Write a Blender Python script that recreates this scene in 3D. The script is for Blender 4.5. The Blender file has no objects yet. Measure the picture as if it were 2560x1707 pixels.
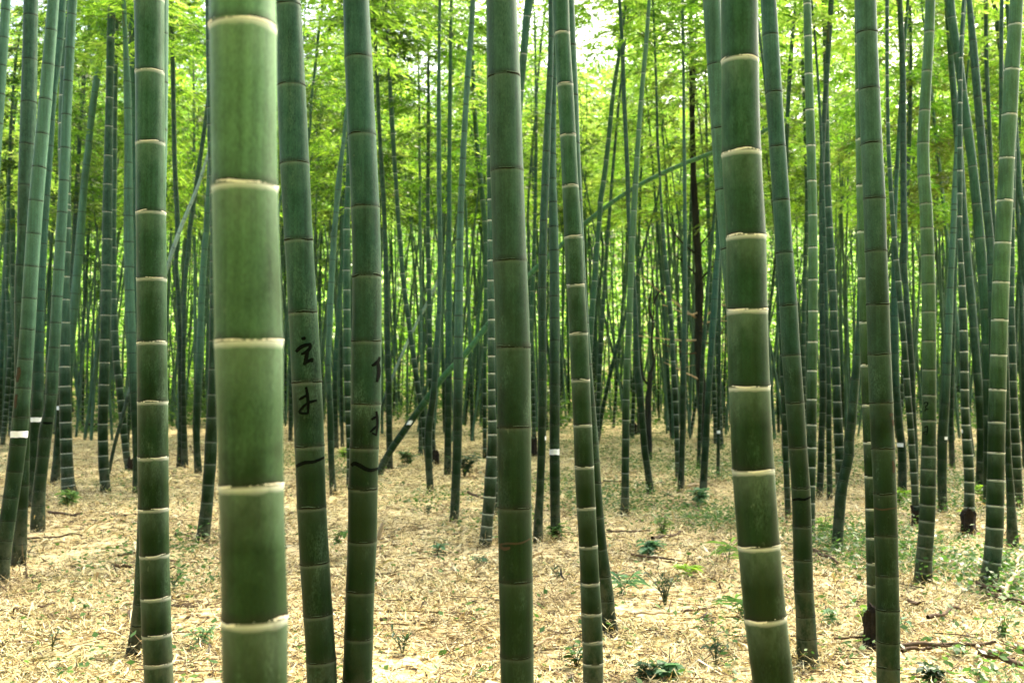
import bpy, math, random
import numpy as np
from mathutils import Vector

random.seed(11)
RNG = np.random.default_rng(11)
SC = bpy.context.scene
COL = SC.collection
R = math.radians

# ------------------------------------------------------------------ camera
F_PX, CX, CY, CAM_H = 2560 * 35 / 36, 1280.0, 853.5, 1.5
PITCH = math.atan((980 - CY) / F_PX)
cam_d = bpy.data.cameras.new("camera")
cam_d.lens, cam_d.sensor_width = 35, 36
cam_d.clip_start, cam_d.clip_end = 0.05, 2000
cam_d.dof.use_dof = True
cam_d.dof.focus_distance = 4.6
cam_d.dof.aperture_fstop = 3.6
cam = bpy.data.objects.new("camera", cam_d)
cam.location = (0, 0, CAM_H)
cam.rotation_euler = (R(90) + PITCH, 0, 0)
COL.objects.link(cam)
SC.camera = cam

# ------------------------------------------------------------------ light
SUN_EL, SUN_AZ = R(47), R(38)          # azimuth from +Y towards +X: behind the grove
world = bpy.data.worlds.new("World")
SC.world = world
world.use_nodes = True
wn = world.node_tree.nodes
bg = wn["Background"]
sky = wn.new("ShaderNodeTexSky")
sky.sky_type = 'NISHITA'
sky.sun_disc = False
sky.sun_elevation, sky.sun_rotation = SUN_EL, SUN_AZ
sky.air_density, sky.dust_density, sky.ozone_density = 1.0, 7.0, 0.3
world.node_tree.links.new(sky.outputs[0], bg.inputs[0])
bg.inputs[1].default_value = 0.15
sd = bpy.data.lights.new("sun", 'SUN')
sd.energy = 2.6
sd.angle = R(16)
sd.color = (1.0, 0.91, 0.72)
sun = bpy.data.objects.new("sun", sd)
sdir = Vector((math.sin(SUN_AZ) * math.cos(SUN_EL), math.cos(SUN_AZ) * math.cos(SUN_EL), math.sin(SUN_EL)))
sun.rotation_euler = sdir.to_track_quat('Z', 'Y').to_euler()
sun.location = (0, 0, 30)
COL.objects.link(sun)

SC.view_settings.view_transform = 'Standard'
SC.view_settings.look = 'None'
SC.view_settings.exposure = 2.55
SC.view_settings.gamma = 1
SC.render.engine = 'CYCLES'
SC.cycles.max_bounces = 8
SC.cycles.diffuse_bounces = 4
SC.cycles.transmission_bounces = 6
SC.cycles.glossy_bounces = 2
SC.cycles.sample_clamp_indirect = 6
SC.cycles.use_denoising = True

# ------------------------------------------------------------------ helpers
def ground_z(x, y):
    x = np.asarray(x, float); y = np.asarray(y, float)
    z = 0.025 * np.sin(x * 1.3 + 0.7 * y) + 0.02 * np.sin(0.9 * y - 0.6 * x + 1.0) + 0.012 * np.sin(2.7 * x + 1.9 * y)
    fade = np.clip((np.hypot(x, y) - 2) / 3, 0, 1)
    ramp = np.clip(y - 15, 0, None)
    t = np.clip((y - 56) / 55, 0, 1)
    hill = 25 * t * t * (3 - 2 * t) * (1 + 0.12 * np.sin(x * 0.11 + 1) + 0.06 * np.sin(x * 0.37))
    return z * fade + 0.02 * np.clip(ramp, 0, 60) + hill

def ray(px, py):
    a, b = (px - CX) / F_PX, -(py - CY) / F_PX
    return np.array([a, math.cos(PITCH) - b * math.sin(PITCH), math.sin(PITCH) + b * math.cos(PITCH)])

def at_depth(px, py, d):
    v = ray(px, py)
    return np.array([0, 0, CAM_H]) + v * (d / v[1])

def ground_hit(px, py):
    v = ray(px, py)
    d = 5.0
    lo, hi = 1.0, 70.0
    for _ in range(60):
        mid = (lo + hi) / 2
        p = np.array([0, 0, CAM_H]) + v * (mid / v[1])
        if p[2] > ground_z(p[0], p[1]): lo = mid
        else: hi = mid
    return at_depth(px, py, (lo + hi) / 2)

def cam_depth(p):
    return p[1] * math.cos(PITCH) + (p[2] - CAM_H) * math.sin(PITCH)

def mesh_np(name, verts, faces, mats=(), smooth=True, mat_idx=None, attrs=None, uv=None):
    """faces: list of (n,k) int arrays"""
    me = bpy.data.meshes.new(name)
    verts = np.asarray(verts, np.float32)
    faces = [np.asarray(f, np.int32) for f in faces if len(f)]
    me.vertices.add(len(verts)); me.vertices.foreach_set("co", verts.ravel())
    loops = np.concatenate([f.ravel() for f in faces])
    sizes = np.concatenate([np.full(len(f), f.shape[1], np.int32) for f in faces])
    me.loops.add(len(loops)); me.loops.foreach_set("vertex_index", loops)
    me.polygons.add(len(sizes))
    starts = np.concatenate([[0], np.cumsum(sizes)[:-1]]).astype(np.int32)
    me.polygons.foreach_set("loop_start", starts)
    me.polygons.foreach_set("use_smooth", np.full(len(sizes), smooth))
    for m in mats: me.materials.append(m)
    if mat_idx is not None: me.polygons.foreach_set("material_index", np.asarray(mat_idx, np.int32))
    for k, v in (attrs or {}).items():
        a = me.attributes.new(k, 'FLOAT', 'POINT'); a.data.foreach_set("value", np.asarray(v, np.float32))
    me.update(calc_edges=True)
    return me

def link(name, me, parent=None, loc=(0, 0, 0)):
    o = bpy.data.objects.new(name, me)
    o.location = loc
    if parent is not None: o.parent = parent
    COL.objects.link(o)
    return o

def tag(o, label=None, cat=None, group=None, kind=None):
    if label: o["label"] = label
    if cat: o["category"] = cat
    if group: o["group"] = group
    if kind: o["kind"] = kind
    return o

def empty(name, loc):
    o = bpy.data.objects.new(name, None)
    o.empty_display_size = 0.1
    o.location = loc
    COL.objects.link(o)
    return o

class NT:
    def __init__(self, name):
        self.m = bpy.data.materials.new(name); self.m.use_nodes = True
        self.t = self.m.node_tree; self.n = self.t.nodes
        self.b = self.n["Principled BSDF"]
        self.out = self.n["Material Output"]
    def add(self, typ, **kw):
        x = self.n.new(typ)
        for k, v in kw.items(): setattr(x, k, v)
        return x
    def l(self, a, b): self.t.links.new(a, b)
    def val(self, sock, v):
        if hasattr(v, "links") or isinstance(v, bpy.types.NodeSocket): self.l(v, sock)
        else: sock.default_value = v
    def math(self, op, a, b=0.0, clamp=False):
        x = self.add("ShaderNodeMath", operation=op, use_clamp=clamp)
        self.val(x.inputs[0], a); self.val(x.inputs[1], b)
        return x.outputs[0]
    def mix(self, f, a, b, mode='MIX'):
        x = self.add("ShaderNodeMix", data_type='RGBA', blend_type=mode)
        self.val(x.inputs[0], f)
        for i, v in ((6, a), (7, b)):
            if isinstance(v, tuple): v = (*v, 1) if len(v) == 3 else v
            self.val(x.inputs[i], v)
        return x.outputs[2]
    def ramp(self, f, stops, interp='LINEAR'):
        x = self.add("ShaderNodeValToRGB"); x.color_ramp.interpolation = interp
        e = x.color_ramp.elements
        while len(e) < len(stops): e.new(0.5)
        for i, (p, c) in enumerate(stops):
            e[i].position = p; e[i].color = (*c, 1) if len(c) == 3 else c
        self.l(f, x.inputs[0]); return x.outputs[0]
    def rng(self, v, a, b, c=0.0, d=1.0):
        x = self.add("ShaderNodeMapRange"); x.clamp = True
        self.l(v, x.inputs[0])
        for i, k in enumerate((a, b, c, d)): x.inputs[i + 1].default_value = k
        return x.outputs[0]
    def noise(self, vec, scale, detail=3, rough=0.55):
        x = self.add("ShaderNodeTexNoise"); x.inputs["Scale"].default_value = scale
        x.inputs["Detail"].default_value = detail; x.inputs["Roughness"].default_value = rough
        if vec is not None: self.l(vec, x.inputs["Vector"])
        return x.outputs[0]
    def scaled(self, vec, s):
        x = self.add("ShaderNodeMapping"); x.inputs["Scale"].default_value = s
        self.l(vec, x.inputs["Vector"]); return x.outputs[0]

# ------------------------------------------------------------------ materials
def culm_material():
    k = NT("bamboo_skin")
    geo = k.add("ShaderNodeNewGeometry"); info = k.add("ShaderNodeObjectInfo")
    pos = geo.outputs["Position"]
    off = k.add("ShaderNodeVectorMath", operation='ADD'); k.l(pos, off.inputs[0])
    cmb = k.add("ShaderNodeCombineXYZ"); r10 = k.math('MULTIPLY', info.outputs["Random"], 37.0)
    k.l(r10, cmb.inputs[0]); k.l(r10, cmb.inputs[1]); k.l(r10, cmb.inputs[2]); k.l(cmb.outputs[0], off.inputs[1])
    p = off.outputs[0]
    sep = k.add("ShaderNodeSeparateXYZ"); k.l(pos, sep.inputs[0])
    dn = k.add("ShaderNodeAttribute", attribute_name="below_node").outputs["Fac"]
    up = k.add("ShaderNodeAttribute", attribute_name="above_node").outputs["Fac"]
    hb = k.add("ShaderNodeAttribute", attribute_name="stem_height").outputs["Fac"]
    big = k.noise(p, 5.0, 4, 0.6)
    streak = k.noise(k.scaled(p, (60, 60, 1.6)), 1.0, 4, 0.6)
    fine = k.noise(k.scaled(p, (220, 220, 90)), 1.0, 2, 0.7)
    spot = k.noise(k.scaled(p, (30, 30, 16)), 1.0, 3, 0.65)
    base = info.outputs["Color"]
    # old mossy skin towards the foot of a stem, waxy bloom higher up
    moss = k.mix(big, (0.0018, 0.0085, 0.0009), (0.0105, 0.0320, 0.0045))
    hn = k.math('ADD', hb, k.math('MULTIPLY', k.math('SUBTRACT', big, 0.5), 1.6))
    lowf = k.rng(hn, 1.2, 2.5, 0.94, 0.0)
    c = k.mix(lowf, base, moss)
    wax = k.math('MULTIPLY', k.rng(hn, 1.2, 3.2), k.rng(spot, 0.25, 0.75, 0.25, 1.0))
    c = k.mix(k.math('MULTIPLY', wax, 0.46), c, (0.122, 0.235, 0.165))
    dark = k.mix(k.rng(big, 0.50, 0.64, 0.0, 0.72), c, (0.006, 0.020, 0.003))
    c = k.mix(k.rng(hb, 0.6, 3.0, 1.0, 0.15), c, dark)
    v = k.math('ADD', k.math('MULTIPLY', streak, 0.55), k.math('MULTIPLY', fine, 0.45))
    sc_ = k.rng(v, 0.28, 0.72, 0.50, 1.50)
    c = k.mix(1.0, c, sc_, 'MULTIPLY')
    # pale scurf specks
    speck = k.rng(k.noise(k.scaled(p, (38, 38, 20)), 1.0, 2, 0.8), 0.70, 0.76)
    c = k.mix(k.math('MULTIPLY', speck, 0.20), c, (0.20, 0.22, 0.14))
    chalk = k.math('MULTIPLY', k.rng(k.noise(k.scaled(p, (9, 9, 3.2)), 1.0, 5, 0.7), 0.52, 0.72), k.rng(fine, 0.35, 0.65))
    c = k.mix(k.math('MULTIPLY', chalk, 0.55), c, (0.12, 0.185, 0.12))
    olive = k.rng(k.noise(k.scaled(p, (4, 4, 1.1)), 1.0, 5, 0.7), 0.50, 0.66)
    c = k.mix(k.math('MULTIPLY', olive, 0.40), c, (0.018, 0.027, 0.006))
    scr = k.rng(k.noise(k.scaled(p, (140, 140, 2.5)), 1.0, 2, 0.5), 0.70, 0.76)
    c = k.mix(k.math('MULTIPLY', scr, 0.35), c, (0.010, 0.014, 0.005))
    c = k.mix(1.0, c, (0.72, 0.84, 0.80), 'MULTIPLY')
    # powder band below each node: strength in the object's alpha
    jit = k.math('MULTIPLY', k.math('SUBTRACT', spot, 0.5), 0.016)
    dj = k.math('ADD', dn, jit)
    band = k.math('MULTIPLY', k.rng(dj, 0.003, 0.017, 1.0, 0.0), info.outputs["Alpha"])
    veil = k.math('MULTIPLY', k.math('MULTIPLY', k.rng(dj, 0.01, 0.12, 0.26, 0.0), k.rng(spot, 0.3, 0.7, 0.3, 1.0)), k.math('ADD', k.math('MULTIPLY', info.outputs["Alpha"], 0.7), 0.22))
    c = k.mix(veil, c, (0.24, 0.35, 0.24))
    c = k.mix(k.math('MULTIPLY', band, k.rng(spot, 0.25, 0.6, 0.35, 0.9)), c, (0.58, 0.63, 0.54))
    # dark sheath scar at the node
    scar = k.math('MAXIMUM', k.rng(dn, 0.002, 0.006, 0.85, 0.0), k.rng(up, 0.004, 0.020, 0.55, 0.0))
    scar = k.math('MULTIPLY', scar, k.rng(spot, 0.3, 0.6, 0.5, 1.0))
    c = k.mix(scar, c, (0.012, 0.011, 0.007))
    # earthy foot
    foot = k.math('MULTIPLY', k.rng(hb, 0.10, 0.55, 1.0, 0.0), k.rng(k.noise(k.scaled(p, (14, 14, 9)), 1.0, 5, 0.7), 0.40, 0.58))
    c = k.mix(k.math('MULTIPLY', foot, 0.62), c, (0.115, 0.115, 0.070))
    soil = k.math('MULTIPLY', k.rng(hb, 0.02, 0.16, 1.0, 0.0), k.rng(spot, 0.3, 0.6))
    c = k.mix(k.math('MULTIPLY', soil, 0.8), c, (0.020, 0.015, 0.008))
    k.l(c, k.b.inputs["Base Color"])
    k.b.inputs["Sheen Weight"].default_value = 0.06; k.b.inputs["Sheen Roughness"].default_value = 0.35; k.b.inputs["Sheen Tint"].default_value = (0.75, 0.95, 0.75, 1)
    k.l(k.rng(spot, 0.3, 0.7, 0.42, 0.62), k.b.inputs["Roughness"])
    k.b.inputs["Specular IOR Level"].default_value = 0.09
    bmp = k.add("ShaderNodeBump"); bmp.inputs["Strength"].default_value = 0.18; bmp.inputs["Distance"].default_value = 0.004
    k.l(v, bmp.inputs["Height"]); k.l(bmp.outputs[0], k.b.inputs["Normal"])
    return k.m

def ring_material():
    k = NT("node_scar")
    info = k.add("ShaderNodeObjectInfo"); geo = k.add("ShaderNodeNewGeometry")
    prof = k.add("ShaderNodeAttribute", attribute_name="profile").outputs["Fac"]   # 0 bottom .. 1 top
    n = k.noise(k.scaled(geo.outputs["Position"], (45, 45, 60)), 1.0, 3, 0.7)
    pj = k.math('ADD', prof, k.math('MULTIPLY', k.math('SUBTRACT', n, 0.5), 0.62))
    pale = k.ramp(pj, [(0.0, (0.16, 0.22, 0.11)), (0.16, (0.64, 0.68, 0.58)), (0.44, (0.58, 0.57, 0.46)), (0.54, (0.06, 0.038, 0.018)), (0.80, (0.012, 0.012, 0.006)), (1.0, (0.03, 0.06, 0.025))])
    dark = k.ramp(pj, [(0.0, (0.03, 0.05, 0.02)), (0.3, (0.007, 0.007, 0.004)), (0.58, (0.004, 0.004, 0.003)), (0.70, (0.06, 0.085, 0.05)), (0.9, (0.085, 0.13, 0.085)), (1.0, (0.03, 0.06, 0.035))])
    c = k.mix(k.rng(info.outputs["Alpha"], 0.2, 0.75), dark, pale)
    k.l(c, k.b.inputs["Base Color"]); k.b.inputs["Roughness"].default_value = 0.85
    k.b.inputs["Specular IOR Level"].default_value = 0.04
    return k.m

def leaf_material(name, stops, trans, tmul, spec=0.5):
    k = NT(name)
    geo = k.add("ShaderNodeNewGeometry"); info = k.add("ShaderNodeObjectInfo")
    f = k.math('ADD', k.math('MULTIPLY', geo.outputs["Random Per Island"], 0.48), k.math('MULTIPLY', info.outputs["Random"], 0.52))
    c = k.ramp(f, stops)
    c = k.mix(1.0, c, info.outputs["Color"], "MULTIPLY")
    k.l(c, k.b.inputs["Base Color"]); k.b.inputs["Roughness"].default_value = 0.38
    k.b.inputs["Specular IOR Level"].default_value = spec
    tr = k.add("ShaderNodeBsdfTranslucent")
    tc = k.mix(1.0, c, (*tmul, 1), 'MULTIPLY'); k.l(tc, tr.inputs[0])
    mx = k.add("ShaderNodeMixShader"); mx.inputs[0].default_value = trans
    k.l(k.b.outputs[0], mx.inputs[1]); k.l(tr.outputs[0], mx.inputs[2]); k.l(mx.outputs[0], k.out.inputs[0])
    return k.m

def simple(name, c1, c2, scale=8.0, rough=0.8, stretch=(1, 1, 1), bump=0.0):
    k = NT(name)
    tc = k.add("ShaderNodeTexCoord")
    n = k.noise(k.scaled(tc.outputs["Object"], stretch), scale, 5, 0.65)
    c = k.ramp(n, [(0.3, c1), (0.7, c2)])
    k.l(c, k.b.inputs["Base Color"]); k.b.inputs["Roughness"].default_value = rough
    k.b.inputs["Specular IOR Level"].default_value = 0.2
    if bump:
        b = k.add("ShaderNodeBump"); b.inputs["Strength"].default_value = bump; b.inputs["Distance"].default_value = 0.02
        k.l(n, b.inputs["Height"]); k.l(b.outputs[0], k.b.inputs["Normal"])
    return k.m

def ground_material():
    k = NT("leafy_soil")
    geo = k.add("ShaderNodeNewGeometry"); p = geo.outputs["Position"]
    v = k.add("ShaderNodeTexVoronoi"); v.inputs["Scale"].default_value = 1.0
    k.l(k.scaled(p, (9, 26, 20)), v.inputs["Vector"])
    v2 = k.add("ShaderNodeTexVoronoi"); v2.inputs["Scale"].default_value = 1.0
    k.l(k.scaled(p, (30, 11, 20)), v2.inputs["Vector"])
    s1 = k.add("ShaderNodeSeparateColor"); k.l(v.outputs["Color"], s1.inputs[0])
    s2 = k.add("ShaderNodeSeparateColor"); k.l(v2.outputs["Color"], s2.inputs[0])
    f = k.math('MULTIPLY', k.math('ADD', s1.outputs[0], s2.outputs[1]), 0.5)
    big = k.noise(p, 0.8, 5, 0.6)
    f = k.math('ADD', f, k.math('MULTIPLY', k.math('SUBTRACT', big, 0.5), 0.9))
    c = k.ramp(f, [(0.12, (0.016, 0.011, 0.005)), (0.28, (0.10, 0.068, 0.027)), (0.46, (0.40, 0.30, 0.13)), (0.75, (0.70, 0.58, 0.31))])
    mossy = k.rng(k.noise(p, 0.45, 4, 0.7), 0.50, 0.62, 0.0, 0.6)
    c = k.mix(mossy, c, (0.045, 0.075, 0.018))
    k.l(c, k.b.inputs["Base Color"]); k.b.inputs["Roughness"].default_value = 0.9
    k.b.inputs["Specular IOR Level"].default_value = 0.1
    b = k.add("ShaderNodeBump"); b.inputs["Strength"].default_value = 0.6; b.inputs["Distance"].default_value = 0.03
    k.l(f, b.inputs["Height"]); k.l(b.outputs[0], k.b.inputs["Normal"])
    return k.m

def litter_material():
    k = NT("dry_bamboo_leaf")
    geo = k.add("ShaderNodeNewGeometry")
    c = k.ramp(geo.outputs["Random Per Island"], [(0.0, (0.008, 0.006, 0.003)), (0.20, (0.042, 0.026, 0.009)), (0.32, (0.24, 0.150, 0.046)), (0.48, (0.57, 0.455, 0.18)), (0.8, (0.73, 0.625, 0.32)), (1.0, (0.78, 0.71, 0.46))])
    big = k.noise(geo.outputs["Position"], 1.1, 4, 0.65)
    c = k.mix(k.rng(big, 0.54, 0.66, 0.0, 0.6), c, (0.16, 0.108, 0.044))
    k.l(c, k.b.inputs["Base Color"]); k.b.inputs["Roughness"].default_value = 0.65
    k.b.inputs["Specular IOR Level"].default_value = 0.2
    return k.m

M_CULM, M_RING = culm_material(), ring_material()
M_LEAF = leaf_material("bamboo_leaf", [(0.0, (0.012, 0.044, 0.004)), (0.3, (0.050, 0.122, 0.009)), (0.65, (0.14, 0.245, 0.025)), (1.0, (0.29, 0.37, 0.11))], 0.62, (2.7, 2.6, 2.0))
M_WEED = leaf_material("weed_leaf", [(0.0, (0.03, 0.075, 0.02)), (0.5, (0.07, 0.15, 0.04)), (1.0, (0.16, 0.26, 0.06))], 0.4, (1.6, 1.7, 1.2), 0.15)
M_WEED_DARK = leaf_material("dark_weed_leaf", [(0.0, (0.012, 0.035, 0.016)), (0.6, (0.03, 0.07, 0.03)), (1.0, (0.06, 0.12, 0.045))], 0.3, (1.5, 1.6, 1.2), 0.15)
M_WEED_TEAL = leaf_material("soft_weed_leaf", [(0.0, (0.06, 0.14, 0.07)), (0.5, (0.11, 0.22, 0.11)), (1.0, (0.18, 0.30, 0.14))], 0.4, (1.5, 1.6, 1.2), 0.15)
M_WEED_LIME = leaf_material("lime_weed_leaf", [(0.0, (0.12, 0.25, 0.02)), (0.6, (0.20, 0.36, 0.03)), (1.0, (0.30, 0.44, 0.05))], 0.4, (1.6, 1.6, 1.0), 0.15)
M_TWIG = simple("bamboo_twig", (0.05, 0.07, 0.03), (0.10, 0.11, 0.05), 20)
M_STICK = simple("dead_stick", (0.035, 0.022, 0.012), (0.13, 0.085, 0.045), 14, 0.85, bump=0.4)
M_STICK_PALE = simple("bleached_stick", (0.30, 0.22, 0.12), (0.52, 0.40, 0.24), 14, 0.8, bump=0.3)
M_STUMP = simple("rotten_wood", (0.006, 0.005, 0.003), (0.032, 0.023, 0.014), 16, 0.95, bump=0.8)
M_BARK = simple("dark_bark", (0.006, 0.007, 0.005), (0.030, 0.032, 0.020), 9, 0.95, (1, 1, 0.3), 0.8)
M_PAPER = simple("white_paper", (0.72, 0.75, 0.72), (0.86, 0.88, 0.86), 30, 0.7)
M_INK = simple("black_ink", (0.0015, 0.002, 0.0018), (0.004, 0.007, 0.004), 55, 0.6, (1, 1, 0.5))
M_INK.node_tree.nodes['Principled BSDF'].inputs['Specular IOR Level'].default_value = 0.02
M_RUST = simple("red_paint_trace", (0.022, 0.026, 0.010), (0.050, 0.024, 0.010), 40, 0.7)
M_STAIN = simple("brown_stain", (0.020, 0.018, 0.007), (0.045, 0.030, 0.012), 40, 0.8)
M_GROUND, M_LITTER = ground_material(), litter_material()

# ------------------------------------------------------------------ ground
def build_ground():
    u = np.linspace(-1, 1, 241)
    xs = np.sinh(u * 4.2) / np.sinh(4.2) * 420
    ys = xs + 8
    X, Y = np.meshgrid(xs, ys)
    Z = ground_z(X, Y)
    V = np.stack([X, Y, Z], -1).reshape(-1, 3)
    n = len(u)
    i, j = np.meshgrid(np.arange(n - 1), np.arange(n - 1))
    a = (j * n + i).ravel()
    me = mesh_np("ground", V, [np.stack([a, a + 1, a + n + 1, a + n], 1)], [M_GROUND])
    tag(link("ground", me), "forest floor of pale dry bamboo leaves and soil", kind="structure")
build_ground()

def leaf_quads(P, D, S, length, width, droop=None):
    """diamond leaves: P base, D unit direction, S unit side"""
    L = length[:, None]; W = width[:, None]
    mid = P + D * L * 0.42
    tip = P + D * L
    if droop is not None: tip[:, 2] -= droop
    V = np.stack([P, mid + S * W * 0.5, tip, mid - S * W * 0.5], 1).reshape(-1, 3)
    F = np.arange(len(P) * 4, dtype=np.int32).reshape(-1, 4)
    return V, F

def unit(v):
    return v / np.maximum(np.linalg.norm(v, axis=-1, keepdims=True), 1e-9)

# ------------------------------------------------------------------ bamboo
OFF = {0: (0, 0), 1: (0, 0), 2: (0, 500), 3: (0, 1067), 4: (640, 0), 5: (640, 500), 6: (640, 1067),
       7: (1280, 0), 8: (1280, 500), 9: (1280, 1067), 10: (1920, 0), 11: (1920, 500), 12: (1920, 1067)}
KS = 640 / 1568
def px(k, x, y):
    s = 1 if k == 0 else KS
    return OFF[k][0] + x * s, OFF[k][1] + y * s

def parse_path(t):
    out = []
    for e in t.replace("\n", ";").split(";"):
        e = e.strip()
        if not e: continue
        k, r = e.split(":")
        y, a, b = [float(q) for q in r.split(",")]
        xa, yy = px(int(k), a, y); xb, _ = px(int(k), b, y)
        out.append((yy, (xa + xb) / 2, abs(xb - xa)))
    out.sort(); res = []
    for r in out:
        if res and r[0] - res[-1][0] < 14: res[-1] = tuple((p + q) / 2 for p, q in zip(r, res[-1]))
        else: res.append(r)
    return np.array(res)

def parse_nodes(t):
    out = []
    for e in t.split("|"):
        if not e.strip(): continue
        k, r = e.split(":")
        for q in r.split(): out.append(px(int(k), 0, float(q))[1])
    out = sorted(out); res = []
    for q in out:
        if not res or q - res[-1] > 6: res.append(q)
    return res

def smooth_interp(xq, x, v):
    """cubic hermite through (x, v), linear beyond the ends"""
    x = np.asarray(x, float); v = np.asarray(v, float)
    if len(x) == 1: return np.full(np.shape(xq), v[0])
    sl = np.diff(v) / np.diff(x)
    m = np.concatenate([[sl[0]], (sl[1:] + sl[:-1]) / 2, [sl[-1]]])
    xq = np.asarray(xq, float)
    i = np.clip(np.searchsorted(x, xq) - 1, 0, len(x) - 2)
    h = x[i + 1] - x[i]; t = np.clip((xq - x[i]) / h, 0, 1)
    r = (2*t**3-3*t**2+1)*v[i] + (t**3-2*t**2+t)*h*m[i] + (-2*t**3+3*t**2)*v[i+1] + (t**3-t**2)*h*m[i+1]
    r = np.where(xq < x[0], v[0] + m[0] * (xq - x[0]), r)
    r = np.where(xq > x[-1], v[-1] + m[-1] * (xq - x[-1]), r)
    return r

def tube(centers, radii, seg):
    C = np.asarray(centers, float); n = len(C)
    T = np.gradient(C, axis=0); T = unit(T)
    ref = np.array([0.0, 1.0, 0.0])
    A = unit(np.cross(ref, T)); B = np.cross(T, A)
    th = np.arange(seg) * 2 * math.pi / seg
    V = C[:, None, :] + np.asarray(radii)[:, None, None] * (np.cos(th)[None, :, None] * A[:, None, :] + np.sin(th)[None, :, None] * B[:, None, :])
    i, j = np.meshgrid(np.arange(n - 1), np.arange(seg), indexing='ij')
    a = (i * seg + j).ravel(); b = (i * seg + (j + 1) % seg).ravel()
    F = np.stack([a, b, b + seg, a + seg], 1)
    return V.reshape(-1, 3), F

def culm_mesh(axis, rad, node_s, seg, base):
    """axis(s), rad(s) along arc length; node_s sorted arc lengths incl. 0 and the end. A stem that swells gently at each node."""
    cs, rs, dn, up, sh = [], [], [], [], []
    total = node_s[-1]
    for a, b in zip(node_s[:-1], node_s[1:]):
        g = b - a
        q = min(0.018, g * 0.2)
        ts = [a + 0.0008, a + q * 0.5, a + q, a + g * 0.3, a + g * 0.6, b - q, b - q * 0.5, b - 0.0008]
        for i, s in enumerate(ts):
            c = axis(s); r = rad(s)
            f = (1.020, 1.008, 0.996, 0.992, 0.992, 0.998, 1.006, 1.016)[i]
            cs.append(c); rs.append(r * f); dn.append(b - s); up.append(s - a); sh.append(s)
    cs = np.array(cs)
    V, F = tube(cs, rs, seg)
    rep = lambda v: np.repeat(np.asarray(v), seg)
    n = len(cs)
    cap = np.arange(seg)[None, :] + (n - 1) * seg
    return mesh_np("culm", V - np.asarray(base), [F, cap], [M_CULM], attrs={"below_node": rep(dn), "above_node": rep(up), "stem_height": rep(sh)})

def ring_mesh(c, t, r, h, white, base):
    prof = [(-0.62, 1.000), (-0.40, 1.012), (-0.15, 1.021), (0.10, 1.024), (0.22, 1.012), (0.36, 1.020), (0.55, 1.013), (0.75, 0.992)]
    ref = np.array([0.0, 1.0, 0.0]); A = unit(np.cross(ref, t)); B = np.cross(t, A)
    seg = 28
    th = np.arange(seg) * 2 * math.pi / seg
    wob = 1 + 0.008 * np.sin(th * 3 + random.random() * 6) + RNG.normal(0, 0.003, seg)
    lift = h * (0.22 * np.sin(th * 2 + random.random() * 6) + 0.15 * np.sin(th * 5 + random.random() * 6)) + RNG.normal(0, 0.05 * h, seg)
    V, pa = [], []
    for k, (z, f) in enumerate(prof):
        V.append(c + t * (z * h) + lift[:, None] * t + (r * f * (1 + (wob - 1) * (0 < k < len(prof) - 1)))[:, None] * (np.cos(th)[:, None] * A + np.sin(th)[:, None] * B))
        pa.append(np.full(seg, k / (len(prof) - 1)))
    V = np.concatenate(V)
    i, j = np.meshgrid(np.arange(len(prof) - 1), np.arange(seg), indexing='ij')
    a = (i * seg + j).ravel(); b = (i * seg + (j + 1) % seg).ravel()
    return mesh_np("node_ring", V - np.asarray(base), [np.stack([a, b, b + seg, a + seg], 1)], [M_RING], attrs={"profile": np.concatenate(pa)})

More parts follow.
